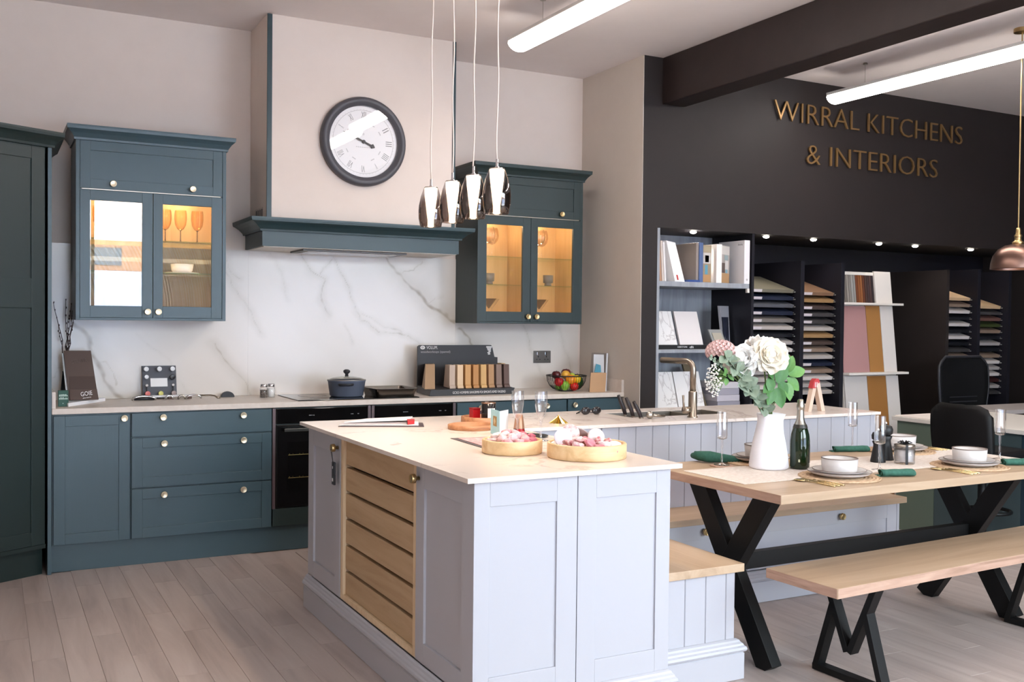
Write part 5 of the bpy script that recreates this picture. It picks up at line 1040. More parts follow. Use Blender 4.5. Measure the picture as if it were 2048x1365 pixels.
prof = [(0, z), (.100, z), (.108, z+.004), (.110, z+.012), (.104, z+.06), (.092, z+.115), (.080, z+.16), (.070, z+.195), (.066, z+.215), (.068, z+.236), (.072, z+.247), (.068, z+.248), (.062, z+.235), (.060, z+.215), (.070, z+.17), (.085, z+.11), (.095, z+.05), (.09, z+.02), (0, z+.016)]
rows = mb.lathe([(r*.80, q) for r, q in prof], 48, T0((x, y, 0)))
for v in mb.bm.verts:
    d = Vector((v.co.x-x, v.co.y-y)); f = max(0, (v.co.z-z-.16)/.09)
    if d.length > .01:
        an = math.atan2(d.y, d.x); s = max(0, math.cos(an-R(-25)))**5; v.co.x += math.cos(an)*s*f*.016; v.co.y += math.sin(an)*s*f*.016; v.co.z += -s*max(0, f-.7)*.01
    an = math.atan2(v.co.y-y, v.co.x-x)
    for a0 in (R(-120), R(-65)):
        e = math.exp(-((an-a0)/.10)**2-((v.co.z-z-.185)/.012)**2); v.co.x -= math.cos(an)*e*.006; v.co.y -= math.sin(an)*e*.006
mb.build('body', WJ, t, smooth=True)
for (x, y, h, r, s) in ((3.435, -3.215, .148, .028, 'shorter black pepper mill behind the middle flute'), (3.53, -3.175, .172, .030, 'taller black pepper mill next to the candle')):
    z = RZ; t = thing('pepper_mill', s, 'pepper mill', (x, y, z)); lathe_obj('body', [(0, z), (r*1.25, z), (r*1.25, z+.006), (r*1.05, z+h*.25), (r*.82, z+h*.48), (r*.78, z+h*.56), (r*1.0, z+h*.66), (r*.9, z+h*.68), (0, z+h*.68)], BLACK, (x, y, 0), t); lathe_obj('head', [(r*.7, z+h*.69), (r*1.05, z+h*.74), (r*1.12, z+h*.86), (r*.9, z+h*.95), (r*.3, z+h*.985), (0, z+h*.985)], BLACK, (x, y, 0), t); lathe_obj('finial', [(0, z+h*.98), (.005, z+h*.985), (.007, z+h+.006), (.004, z+h+.012), (0, z+h+.013)], CHROME, (x, y, 0), t, 14)
x, y, z = 3.51, -3.305, RZ
t = thing('jar_candle', 'white wax candle in a clear jar tied with a black ribbon', 'candle', (x, y, z)); lathe_obj('jar', [(0, z), (.045, z), (.047, z+.004), (.047, z+.08), (.045, z+.081), (.044, z+.012), (0, z+.010)], GLASS, (x, y, 0), t, 32); lathe_obj('wax', [(0, z+.0125), (.0435, z+.0125), (.0435, z+.066), (0, z+.066)], mat('white_wax', '#efedf0', .5), (x, y, 0), t, 32)
mb = MB(); mb.lathe([(0, z+.0815), (.047, z+.0815), (.048, z+.085), (.046, z+.091), (0, z+.092)], 32, T0((x, y, 0))); mb.build('lid', STEEL, t, smooth=True)
mb = MB(); vx = Vector((-.6, -.8, 0)); 
for q in (-1, 1): mb.bar((x+.0482*vx.x*q, y+.0482*vx.y*q, z+.001), (x+.0482*vx.x*q, y+.0482*vx.y*q, z+.093), .0012, .012, Vector((.8, -.6, 0)))
mb.bar((x-.048*.6, y-.048*.8, z+.0928), (x+.048*.6, y+.048*.8, z+.0928), .0012, .012, Vector((.8, -.6, 0))); mb.build('ribbon', BLACK, t)
mb = MB()
for a in (20, 75, 130, 200, 255, 310): c, s = math.cos(R(a)), math.sin(R(a)); mb.tube([(x, y, z+.094), (x+c*.018, y+s*.018, z+.106), (x+c*.032, y+s*.032, z+.099), (x+c*.018, y+s*.018, z+.095), (x, y, z+.094)], .0035, 6)
mb.build('ribbon_bow', BLACK, t, smooth=True)
# ---------------------------------------------------------------- flowers in the jug
JX, JY, JZ = 2.815, -3.150, RZ+.235
STG = mat('green_stem', '#5f7a3f', .6)
LEAF = speckle('rose_leaf_green', '#3a6a33', '#4f8040', 20, .5); LEAFL = speckle('light_leaf_green', '#578645', '#6f9a57', 20, .5); EUC = speckle('eucalyptus_grey_green', '#75846f', '#8f9c89', 20, .6)
CREAM = speckle('cream_petal', '#fbf3e4', '#fdf8ee', 8, .6); WPET = speckle('white_petal', '#fdfbf8', '#fefdfb', 8, .6); PINKP = speckle('dusty_pink_petal', '#d5b2ae', '#e2c6c0', 30, .7)
rr = random.Random(21)
def stem_to(parent, tip, w=.003, start=None, bend=.02):
    s = Vector(start or (JX+rr.uniform(-.016, .016), JY+rr.uniform(-.014, .014), JZ-.08)); tip = Vector(tip); n = 8; mb = MB()
    mid = Vector((JX+(tip.x-JX)*.10, JY+(tip.y-JY)*.1, JZ+.05)); mb.tube([s*(1-f)**2+mid*2*f*(1-f)+tip*f*f for f in [i/n for i in range(n+1)]], w, 6); return mb.build('stem', STG, parent, smooth=True)
def petal(mb, c, M, ln, wd, cup, roll):
    n, k = 6, 5; rows = []
    for i in range(n+1):
        f = i/n; w = wd*math.sin(math.pi*(.12+.80*f))**.7; row = []
        for j in range(k):
            g = (j/(k-1)-.5)*2; x = w*g; y = ln*f; z = cup*(f**1.6)*ln+abs(g)**2*wd*.45-roll*max(0, f-.75)*ln*2
            row.append(mb.bm.verts.new(M @ Vector((x, y, z))))
        rows.append(row)
    for a, b in zip(rows, rows[1:]):
        for j in range(k-1): mb.bm.faces.new((a[j], a[j+1], b[j+1], b[j]))
def rose(name, label, c, r, mt, axis, lay=((5, .35, 1.5), (6, .6, 1.1), (7, .85, .75), (8, 1.05, .35)), heart=None):
    c = Vector(c); t = thing(name, label, 'flower', tuple(c)); Q = T0(c) @ Vector(axis).normalized().to_track_quat('Z', 'Y').to_matrix().to_4x4()
    mb = MB(); mb.ball(Q @ Vector((0, 0, r*.25)), (r*.30, r*.30, r*.42), 12, 8, .004); 
    for (n, s, cup) in lay:
        for i in range(n):
            a = 2*math.pi*(i+rr.uniform(-.15, .15))/n+s*3; M = Q @ Matrix.Rotation(a, 4, 'Z') @ T0((0, r*.12*s, -.15*r+.0*s)) @ Matrix.Rotation(R(38*cup), 4, 'X'); petal(mb, c, M, r*(.55+.42*s)*rr.uniform(.92, 1.05), r*(.34+.24*s), .22*cup, .25 if s > .8 else .1)
    mb.build('petals', mt, t, smooth=True); mb = MB(); mb.lathe([(0, -.3*r), (r*.22, -.25*r), (r*.3, -.08*r), (0, -.05*r)], 12, Q); mb.build('calyx', LEAF, t, smooth=True)
    stem_to(t, c-Vector(axis).normalized()*r*.25, .0038); return t
rose('cream_rose', 'large cream rose facing forward at the centre of the jug', (2.775, -3.19, 1.268), .082, CREAM, (-.35, -.85, .35))
rose('white_peony', 'white ruffled peony left of the cream rose in the jug', (2.668, -3.13, 1.248), .080, WPET, (-.55, -.45, .5), ((7, .4, 1.3), (8, .65, 1.0), (9, .85, .6), (9, 1.05, .15)))
rose('white_rose', 'white open rose at the top behind the cream rose in the jug', (2.835, -3.085, 1.305), .080, WPET, (.2, -.3, .9), ((7, .4, 1.3), (8, .65, .9), (9, .9, .45), (9, 1.08, .05)))
c = Vector((2.605, -3.06, 1.288)); t = thing('pink_hydrangea', 'dusty pink fluffy bloom at the upper left of the jug', 'flower', tuple(c)); mb = MB()
for i in range(120):
    a = i*2.4; h = 1-1.35*(i+.5)/120; q = math.sqrt(max(0, 1-h*h)); d = Vector((q*math.cos(a), q*math.sin(a), h)); p = c+Vector((d.x*.062, d.y*.055, d.z*.045)); M = T0(p) @ d.to_track_quat('Z', 'Y').to_matrix().to_4x4()
    for k in range(4): petal(mb, p, M @ Matrix.Rotation(k*1.57, 4, 'Z') @ Matrix.Rotation(R(35), 4, 'X'), .013, .006, .1, 0)
mb.build('florets', PINKP, t, smooth=True); stem_to(t, c-Vector((0, 0, .03)), .0035)
def leafmesh(name, ln, wd, mt, curl=.15):
    mb = MB(); n = 7; rows = []
    for i in range(n+1):
        f = i/n; w = wd*math.sin(math.pi*min(1, .04+f*.96))**.75*(1-.25*f); rows.append([mb.bm.verts.new((g*w, ln*f, -curl*ln*f*f+abs(g)*w*.25)) for g in (-1, -.5, 0, .5, 1)])
    for a, b in zip(rows, rows[1:]):
        for j in range(4): mb.bm.faces.new((a[j], a[j+1], b[j+1], b[j]))
    o = mb.build(name, mt, None, smooth=True); me = o.data; bpy.data.objects.remove(o); return me
LM = leafmesh('leaf', .085, .030, LEAF); LML = leafmesh('leaf_light', .10, .034, LEAFL); LE = leafmesh('eucalyptus_leaf', .055, .026, EUC, .05)
def put_leaf(parent, me, p, d, s, roll=0., name='leaf'):
    o = bpy.data.objects.new(name, me); COL.objects.link(o); o.parent = parent; d = Vector(d).normalized(); off = Vector(parent['_o'])
    z = Vector((-.25, -.75, .55)); z = (z-d*z.dot(d)).normalized(); x = d.cross(z); M = Matrix((x, d, z)).transposed().to_4x4() @ Matrix.Rotation(roll, 4, 'Y')
    o.matrix_local = T0(Vector(p)-off) @ M @ Matrix.Diagonal((s, s, s, 1)); return o
t = thing('rose_leaf_spray', 'spray of light green rose leaves at the right of the jug', 'foliage', (2.93, -3.15, 1.17)); stem_to(t, (2.915, -3.15, 1.19), .0028)
for (p, d, s, r) in (((2.915, -3.16, 1.185), (1, -.15, .32), 1.0, .1), ((2.905, -3.16, 1.195), (.35, -.1, 1), .85, -.2), ((2.912, -3.155, 1.17), (.75, -.2, -.62), .9, .2), ((2.90, -3.165, 1.15), (.15, -.25, -1), .85, -.1)): put_leaf(t, LML, p, d, s, r)
t = thing('rose_leaf_spray', 'darker green rose leaves below the cream rose in the jug', 'foliage', (2.82, -3.19, 1.14)); stem_to(t, (2.83, -3.17, 1.19), .003)
for (p, d, s, r) in (((2.835, -3.18, 1.15), (.25, -.15, 1), 1.25, .2), ((2.80, -3.19, 1.17), (-.6, -.2, .5), .9, .1), ((2.79, -3.19, 1.15), (-.7, -.3, -.35), .95, -.2), ((2.82, -3.19, 1.13), (.1, -.3, -1), 1.1, .3), ((2.85, -3.17, 1.16), (.4, -.1, -.8), 1.1, .1), ((2.80, -3.185, 1.13), (-.4, -.2, -.8), 1.0, -.3), ((2.86, -3.16, 1.21), (.5, -.2, .75), 1.0, .2), ((2.77, -3.2, 1.18), (-.2, -.3, -.9), .85, 0)): put_leaf(t, LM, p, d, s, r)
t = thing('eucalyptus_branch', 'grey green eucalyptus branch arching to the left of the jug', 'foliage', (2.65, -3.16, 1.18)); P0, P1_, P2_ = Vector((JX, JY, JZ-.02)), Vector((2.70, -3.19, 1.12)), Vector((2.55, -3.15, 1.275)); mb = MB(); bz = lambda f: P0*(1-f)**2+P1_*2*f*(1-f)+P2_*f*f
mb.tube([bz(i/10) for i in range(11)], .0028, 6); mb.build('stem', STG, t, smooth=True)
for i in range(30):
    f = .25+.75*i/29; p = bz(f); a = i*2.4; d = (bz(min(1, f+.05))-p).normalized()*.6+Vector((math.cos(a), -.4, math.sin(a)))*.8; put_leaf(t, LE, p, d, rr.uniform(.75, 1.05)*(1.05-.25*abs(f-.7)), rr.uniform(-.4, .4))
t = thing('eucalyptus_branch', 'second grey green eucalyptus branch low at the left of the jug', 'foliage', (2.70, -3.17, 1.1)); P1_, P2_ = Vector((2.75, -3.17, 1.08)), Vector((2.63, -3.17, 1.145)); mb = MB(); mb.tube([bz(i/10) for i in range(11)], .0024, 6); mb.build('stem', STG, t, smooth=True)
for i in range(20):
    f = .22+.78*i/19; p = bz(f); a = i*2.4; d = (bz(min(1, f+.05))-p).normalized()*.5+Vector((math.cos(a), -.4, math.sin(a)))*.8; put_leaf(t, LE, p, d, rr.uniform(.75, 1.0), rr.uniform(-.4, .4))
t = thing('eucalyptus_tip', 'fine pale sprig at the far left of the flowers', 'foliage', (2.50, -3.14, 1.25)); mb = MB(); mb.tube([(2.60, -3.13, 1.20), (2.54, -3.135, 1.235), (2.485, -3.14, 1.268)], .0018, 5); mb.build('stem', EUC, t)
for i in range(9): f = i/8; put_leaf(t, LE, (2.56-.078*f, -3.135, 1.225+.045*f), ((-.5 if i % 2 else .2), -.3, (.9 if i % 2 else -.7)), .34)
t = thing('lace_flower', 'drooping white lace flower on the left side of the jug', 'flower', (2.505, -3.16, 1.17)); stem_to(t, (2.57, -3.155, 1.20), .0025); mb = MB(); mb2 = MB(); c = Vector((2.56, -3.155, 1.19))
for i in range(42):
    a = i*2.4; q = .062*math.sqrt((i+.5)/42); p = Vector((2.490-.012*math.cos(q*20), -3.16+q*math.cos(a)*.9, 1.168+q*math.sin(a)*1.15)); mb2.tube([c, p], .0009, 4, False)
    for k in range(5): mb.ball(p+Vector((-.004*rr.random(), rr.uniform(-.006, .006), rr.uniform(-.006, .006))), .0032, 6, 4)
o = mb.build('florets', WPET, t, smooth=True); o['kind'] = 'stuff'; o = mb2.build('rays', STG, t); o['kind'] = 'stuff'
for (p, d) in (((2.55, -3.16, 1.19), (-.3, -.4, .7)), ((2.555, -3.16, 1.185), (-.6, -.4, .2)), ((2.56, -3.155, 1.175), (-.4, -.4, -.6)), ((2.57, -3.15, 1.19), (.5, -.4, -.5))): put_leaf(t, LML, p, d, .38)

# ---------------------------------------------------------------- lettering on the dark wall
t = thing('wall_lettering', 'brass letters spelling the shop name on the dark wall', 'lettering', (5.9, YD, 2.9))
def letters(s, x0, x1, z0, z1):
    o = text_part(s, RX(((x0+x1)/2, YD-.013, (z0+z1)/2)), x1-x0, z1-z0, BRASSL, None, 'tmp', ext=.012, thin=-.015)
    bm = bmesh.new(); bm.from_mesh(o.data); bpy.data.objects.remove(o); left = set(bm.faces); parts = []
    while left:
        f = left.pop(); st = [f]; isl_ = {f}
        while st:
            g = st.pop()
            for e in g.edges:
                for h in e.link_faces:
                    if h in left: left.discard(h); isl_.add(h); st.append(h)
        parts.append(isl_)
    for p in parts:
        mb = MB(); mp = {}
        for f in p:
            vs = []
            for v in f.verts:
                if v not in mp: mp[v] = mb.bm.verts.new(v.co)
                vs.append(mp[v])
            mb.bm.faces.new(vs)
        mb.build('letter', BRASSL, t)
    bm.free()
BRASSL = mat('brass_letters', '#8f6f47', .42, .6)
letters('WIRRAL KITCHENS', 4.93, 7.03, 2.955, 3.105); letters('& INTERIORS', 5.265, 6.73, 2.650, 2.800)

# ---------------------------------------------------------------- shelf unit and sample racks in the alcove
UL, UR, UB, UF = 3.888, 4.76, -.333, -.80
t = thing('shelf_unit', 'grey oak shelf unit with a black right side at the left of the alcove', 'shelf unit', (4.3, -.55, 0))
mb = MB(); mb.box(UL, 3.914, UF, UB, 0, SOF-.002); mb.build('side_panel', GREYOAK, t, bevel=.001)
mb = MB(); mb.box(3.914, UR, UB, UB+.018, 0, SOF-.002); mb.build('back_panel', GREYOAK, t)
mb = MB(); mb.box(UR, UR+.024, UF, UB+.018, 0, SOF-.002); mb.build('side_panel', SHELFB, t, bevel=.001)
for z, th in ((1.712, .036), (1.222, .024), (.780, .03)): mb = MB(); mb.box(3.9145, 4.740, UF+.002, UB-.001, z-th, z); mb.build('shelf', GREYOAK, t, bevel=.001)
mb = MB(); mb.box(4.722, 4.742, UF+.002, UF+.022, 1.645, 1.676); mb.build('shelf_bracket', OFFW, t)
S1z, S2z, S3z = 1.7123, 1.2223, .7803
def book(name, label, cat, x0, x1, y0, y1, z, h, mt, lean=0., face=None, grp=None):
    t = thing(name, label, cat, ((x0+x1)/2, (y0+y1)/2, z), 0, grp); mb = MB(); mb.hexa([(x0, y0, z), (x1, y0, z), (x1, y1, z), (x0, y1, z), (x0+lean, y0, z+h), (x1+lean, y0, z+h), (x1+lean, y1, z+h), (x0+lean, y1, z+h)]); o = mb.build('cover', mt, t, bevel=.001); return t
c_ = ['#b98f72', '#cdb9ab', '#e2dcda', '#d8d2d2']
for i, (x, c, s) in enumerate(((3.935, '#b58a6c', 'tan spined brochure leaning at the far left of the top shelf'), (3.955, '#d5c4b8', 'cream brochure leaning second from the left on the top shelf'), (3.975, '#e0dad8', 'pale grey brochure leaning third from the left on the top shelf'))):
    book('brochure', s, 'brochure', x+.012, x+.028, -.76, -.56, S1z, .30-.01*i, mat('brochure_'+c[1:], c, .5), -.02)
t = thing('brochure', 'thick white brochure with a red mark leaning on the top shelf', 'brochure', (4.06, -.7, S1z)); mb = MB(); mb.hexa([(4.058, -.79, S1z), (4.160, -.77, S1z), (4.150, -.70, S1z), (4.05, -.70, S1z), (4.012, -.74, S1z+.295), (4.108, -.72, S1z+.285), (4.10, -.66, S1z+.285), (4.00, -.68, S1z+.295)]); o = mb.build('cover', WHITE, t, bevel=.001)
mb = MB(); mb.hexa([(4.082, -.7895, S1z+.012), (4.093, -.7875, S1z+.012), (4.093, -.782, S1z+.012), (4.082, -.784, S1z+.012), (4.076, -.7845, S1z+.048), (4.087, -.7825, S1z+.048), (4.087, -.777, S1z+.048), (4.076, -.779, S1z+.048)]); mb.build('red_mark', mat('red_print2', '#c23a36', .5), t)
t = thing('booklet', 'flat blue booklet lying on the top shelf between the books', 'booklet', (4.23, -.72, S1z)); mb = MB(); mb.box(4.175, 4.282, -.79, -.55, S1z, S1z+.016); mb.build('cover', mat('deep_blue_print', '#2f4a86', .45), t, bevel=.001)
mb = MB(); mb.box(4.258, 4.281, -.772, -.50, S1z+.0165, S1z+.288); tag(mb.build('folder', mat('taupe_folder', '#8d817a', .5), None, bevel=.001, loc=(4.27, -.6, S1z+.0165)), 'taupe grey folder standing behind the blue spined book', 'folder')
t = thing('book', 'blue spined book standing upright on the top shelf', 'book', (4.30, -.68, S1z)); mb = MB(); mb.box(4.2835, 4.318, -.778, -.56, S1z, S1z+.29); mb.build('cover', mat('slate_blue_spine', '#54678f', .45), t, bevel=.001); text_part('Sheraton', RX((4.3035, -.7753, S1z+.15), (1, 0, 0)), .07, .010, WHITE, t)
def picture(parent, f, items):
    O, A, N = f
    for (u0, u1, v0, v1, c) in items: mb = MB(); mb.fbox(f, u0, u1, v0, v1, .0002, .0008); mb.build('printed_picture', mat('print_'+c[1:], c, .4), parent)
t = thing('magazine', 'kitchen brochure with a wooden counter picture right of the blue book', 'magazine', (4.36, -.66, S1z)); mb = MB(); mb.box(4.326, 4.404, -.765, -.745, S1z, S1z+.275); mb.build('cover', mat('brochure_sand', '#9c8a72', .45), t, bevel=.001)
picture(t, FR(4.326, -.765, S1z), ((.003, .07, .005, .058, '#b58a5f'), (.02, .045, .06, .13, '#5f97ab'), (.003, .07, .14, .22, '#c3bdb8'), (.02, .055, .15, .20, '#50484a'), (.003, .07, .225, .268, '#a89a80')))
t = thing('magazine', 'large white spined kitchen brochure standing open on the top shelf', 'magazine', (4.52, -.66, S1z)); mb = MB(); mb.box(4.432, 4.482, -.79, -.55, S1z, S1z+.285); mb.build('spine', mat('white_spine', '#efe7e2', .45), t, bevel=.001)
mb = MB(); mb.hexa([(4.483, -.785, S1z), (4.625, -.705, S1z), (4.615, -.69, S1z), (4.483, -.76, S1z), (4.483, -.785, S1z+.28), (4.625, -.705, S1z+.28), (4.615, -.69, S1z+.28), (4.483, -.76, S1z+.28)]); mb.build('cover', mat('brochure_grey', '#aba29c', .45), t, bevel=.001)
A_ = Vector((.142, .08, 0)).normalized(); picture(t, (Vector((4.483, -.785, S1z)), A_, Vector((A_.y, -A_.x, 0))), ((.003, .160, .004, .075, '#b58e63'), (.003, .07, .077, .15, '#5a4c47'), (.072, .135, .104, .17, '#cfc9c6'), (.082, .118, .0765, .103, '#6fa0b0'), (.06, .13, .172, .21, '#8fa0a3'), (.003, .160, .213, .275, '#d0cac4')))
t = thing('ring_binder', 'white box file with printed corner at the right end of the top shelf', 'binder', (4.71, -.65, S1z)); mb = MB(); mb.box(4.690, 4.742, -.797, -.50, S1z, S1z+.325); mb.build('case', mat('white_binder', '#e9e4e6', .4), t, bevel=.002); text_part('ivs', RX((4.6898, -.75, S1z+.295), (0, 0, 1), (-1, 0, 0)), .05, .014, GUN, t)
mb = MB(); mb.lathe([(.004, 0), (.007, 0), (.007, .0008), (.004, .0008), (.004, 0)], 12, T0((4.716, -.7972, S1z+.03)) @ Matrix.Rotation(R(90), 4, 'X')); mb.build('finger_ring', GUN, t)
# middle shelf
t = thing('sample_display', 'black display base holding two white stone samples on the middle shelf', 'sample display', (4.22, -.65, S2z)); mb = MB(); mb.box(3.95, 4.45, -.70, -.56, S2z, S2z+.03); b_ = mb.build('base', BLACK, t, bevel=.001); text_part('DEKTON', RX((4.20, -.7003, S2z+.016)), .085, .011, WHITE, b_); text_part('dli', RX((4.285, -.7003, S2z+.015)), .035, .016, WHITE, b_)
def tile(label, x0, x1, y, z0, z1, cat='stone sample', mt=None, lean=.07):
    mb = MB(); slant(mb, x0, x1, y, y+lean, z0, z1, .016, x0-.012, x1-.012); return tag(mb.build('stone_sample', mt or TILE, None, bevel=.001, loc=((x0+x1)/2, y, z0)), label, cat)
tile('white veined stone sample at the left of the black base on the middle shelf', 3.965, 4.19, -.655, S2z+.0305, 1.50); tile('plain white stone sample at the right of the black base on the middle shelf', 4.215, 4.43, -.655, S2z+.0305, 1.50, mt=mat('plain_white_stone', '#e6dedc', .3))
t = thing('leaflet_stand', 'small clear stand with a beige card on the middle shelf', 'leaflet stand', (4.52, -.68, S2z)); mb = MB(); slant(mb, 4.49, 4.615, -.72, -.68, S2z, S2z+.145, .01, 4.455, 4.575); mb.build('holder', mat('cloudy_acrylic', '#8f908e', .3), t); mb = MB(); slant(mb, 4.505, 4.595, -.7235, -.692, S2z+.015, S2z+.12, .003, 4.478, 4.565); mb.build('card', mat('beige_card', '#a89f90', .5), t)
t = thing('framed_picture', 'dark photograph of a person in a silver frame on the middle shelf', 'picture frame', (4.68, -.62, S2z)); mb = MB(); mb.extr([(4.62, -.66, S2z), (4.735, -.60, S2z), (4.745, -.56, S2z+.325), (4.625, -.60, S2z+.325)], (-.008, .018, 0)); mb.build('frame', mat('silver_frame', '#a9a9b0', .35, .3), t, bevel=.001)
mb = MB(); mb.extr([(4.628, -.6575, S2z+.03), (4.708, -.6155, S2z+.03), (4.714, -.5885, S2z+.24), (4.632, -.617, S2z+.24)], (.001, -.003, 0)); pp = mb.build('photograph', mat('dark_photo', '#232633', .3), t); mb = MB(); mb.extr([(4.640, -.6555, S2z+.05), (4.690, -.6285, S2z+.04), (4.685, -.610, S2z+.15), (4.668, -.612, S2z+.19), (4.652, -.622, S2z+.15)], (.0005, -.002, 0)); mb.build('photo_figure', mat('grey_photo', '#5a5b60', .4), pp)
# bottom shelf
tile('white stone sample leaning at the left of the bottom shelf', 3.985, 4.20, -.66, S3z, 1.05); tile('veined white stone sample leaning in the middle of the bottom shelf', 4.21, 4.45, -.66, S3z, 1.05)
mb = MB(); slant(mb, 4.40, 4.52, -.60, -.5, S3z, 1.10, .02, 4.36, 4.47); tag(mb.build('wood_sample', mat('olive_brown_panel', '#6f604a', .5), None, loc=(4.43, -.58, S3z)), 'olive brown panel standing behind the veined stone sample', 'wood sample')
for i, c in enumerate(('#8f8b95', '#b9b3bb', '#9d99a4', '#c4bfc4')):
    mb = MB(); mb.box(4.52, 4.735, -.72+i*.005, -.45, S3z+i*.048, S3z+i*.048+.047); tag(mb.build('sample_box', mat('lilac_box_%d' % i, c, .5), None, bevel=.002, loc=(4.62, -.6, S3z+i*.048)), '%s grey sample box in the stack on the bottom shelf, %s' % (('dark', 'pale', 'mid', 'lightest')[i], ('lowest', 'second from below', 'third from below', 'topmost')[i]), 'box')
# racks of tilted sample boards
RK = [('first', 4.786, 5.262, 1.668, .0575, 15, 'hnsngwkGWbWGwWG', 'lL.LLL.L.......'), ('second', 5.302, 5.690, 1.655, .0560, 15, 'btdccwodmwnmWGw', 'L.LLL..LL.LL...'), ('third', 6.955, 7.318, 1.645, .0560, 15, 'pmWkWkWkcmWGkGW', ''), ('fourth', 7.362, 7.728, 1.580, .0545, 15, 'pcrvmkGkmWGWxGc', '')]
RC = {'h': ('#6f6a5c', 'olive grey'), 'o': ('#9f7d55', 'oak tan'), 'k': ('#16181f', 'near black'), 's': ('#55565c', 'slate grey'), 'g': ('#77706c', 'warm grey'), 'w': ('#b3aaa4', 'light greige'), 'G': ('#a8a19e', 'pale grey'), 'W': ('#cfc6c1', 'off white'), 'b': ('#7d5f49', 'mid brown'), 't': ('#9c7a52', 'golden oak'), 'd': ('#4a3d38', 'dark brown'), 'c': ('#3f3d3e', 'charcoal'), 'm': ('#8a7566', 'taupe brown'), 'n': ('#1b2236', 'navy'), 'p': ('#c9a984', 'sandy maple'), 'r': ('#6a4a42', 'reddish brown'), 'v': ('#37401f', 'olive green'), 'x': ('#3a1d1c', 'oxblood')}
ORD = ['topmost', 'second from the top', 'third from the top', 'fourth from the top', 'fifth from the top', 'sixth from the top', 'seventh from the top', 'eighth from the top', 'ninth from the top', 'tenth from the top', 'fifth from the bottom', 'fourth from the bottom', 'third from the bottom', 'second from the bottom', 'lowest']
BRK = mat('zinc_bracket', '#b9b6b2', .35, .8); RKC = ('#8a8270', '#a78062')
for ri, (nm, x0, x1, z0, dz, n, cs, lb) in enumerate(RK):
    t = thing('sample_rack', 'black sample rack bay in the alcove, %s from the left' % nm, 'rack', ((x0+x1)/2, -.45, 0)); mb = MB(); mb.box(x1, x1+.038, -.79, -.025, 0, 1.905); mb.build('divider', SHELFB, t, bevel=.001)
    if ri == 2: mb = MB(); mb.box(x0-.035, x0, -.79, -.025, 0, 1.89); mb.build('divider', BLACKW, t, bevel=.001)
    if ri > -1: mb = MB(); mb.box(x0, x1, -.06, -.025, 1.84, 1.89); mb.build('back_rail', SHELFB, t)
    for i in range(n):
        z = z0-i*dz; w = x1-x0-.016
        c, cn = RC[cs[i]]; s = thing('sample_board', '%s sample board in the %s rack bay, %s' % (cn, nm, ORD[i]), 'sample board', ((x0+x1)/2, -.5, z)); M = T0((x0+.006, -.72, z)) @ Matrix.Rotation(R(17), 4, 'X')
        mb = MB(); mb.obox(M @ T0((w/2, .20, 0)), w, .40, .026); mb.build('board', speckle('board_'+c[1:], c, c, 10, .45), s, bevel=.001)
        if i < len(lb) and lb[i] in 'lL': mb = MB(); mb.obox(M @ T0((.075, -.0008, .001)), .135, .0016, .021); mb.build('paper_label', mat('paper_label', '#cfc6c8', .6), s)
        mb = MB(); mb.obox(T0((x1-.004, -.725, z-.004)), .008, .02, .008); mb.obox(T0((x1-.004, -.712, z+.008)), .008, .016, .006); o = mb.build('bracket', BRK, t)
# white leaning display between the racks
def ly(z, o=0.): return -.675-(1.85-z)*.117+o
t = thing('leaning_display', 'white leaning display board with two ledges between the sample racks', 'display board', (5.98, -.75, 0))
def lean(mb, x0, x1, z0, z1, o0, o1): mb.hexa([(x0, ly(z0, o0), z0), (x1, ly(z0, o0), z0), (x1, ly(z0, o1), z0), (x0, ly(z0, o1), z0), (x0, ly(z1, o0), z1), (x1, ly(z1, o0), z1), (x1, ly(z1, o1), z1), (x0, ly(z1, o1), z1)])
mb = MB(); lean(mb, 5.735, 6.345, .02, 1.845, 0, .02); mb.build('back_board', OFFW, t, bevel=.001)
for z in (1.575, 1.012): mb = MB(); mb.box(5.735, 6.41, ly(z)-.075, ly(z)-.001, z, z+.018); mb.build('ledge', OFFW, t, bevel=.001)
mb = MB(); lean(mb, 5.735, 6.15, 1.82, 1.845, -.014, -.001); mb.build('top_rail', OFFW, t, bevel=.001)
mb = MB(); lean(mb, 6.155, 6.343, 1.5935, 1.855, -.02, -.001); tag(mb.build('sample_board', mat('white_sample_panel', '#d9d2cb', .45), None, bevel=.001, loc=(6.1, -.75, 1.5935)), 'white sample panel right of the coloured strips on the leaning display', 'sample panel')
t = thing('swatch_card', 'swatch card of grey and brown upright strips on the leaning display', 'swatch card', (5.87, -.72, 1.6))
for i, c in enumerate(('#7b736b', '#6b635c', '#857c74', '#736a62', '#8b837b', '#7d7670', '#93908c', '#8a8783', '#6a3d27', '#7d4a2a', '#8a5733', '#5d3524', '#43302b', '#3b2d2d', '#4a3734', '#2f2628')):
    x = 5.737+i*.0258; mb = MB(); lean(mb, x, x+.0215, 1.594, 1.818, -.012, -.001); mb.build('strip', mat('strip_'+c[1:], c, .45), t)
mb = MB(); lean(mb, 5.737, 6.15, 1.5937, 1.8185, -.004, -.0012); mb.build('card', mat('dark_card', '#2b2422', .6), t)
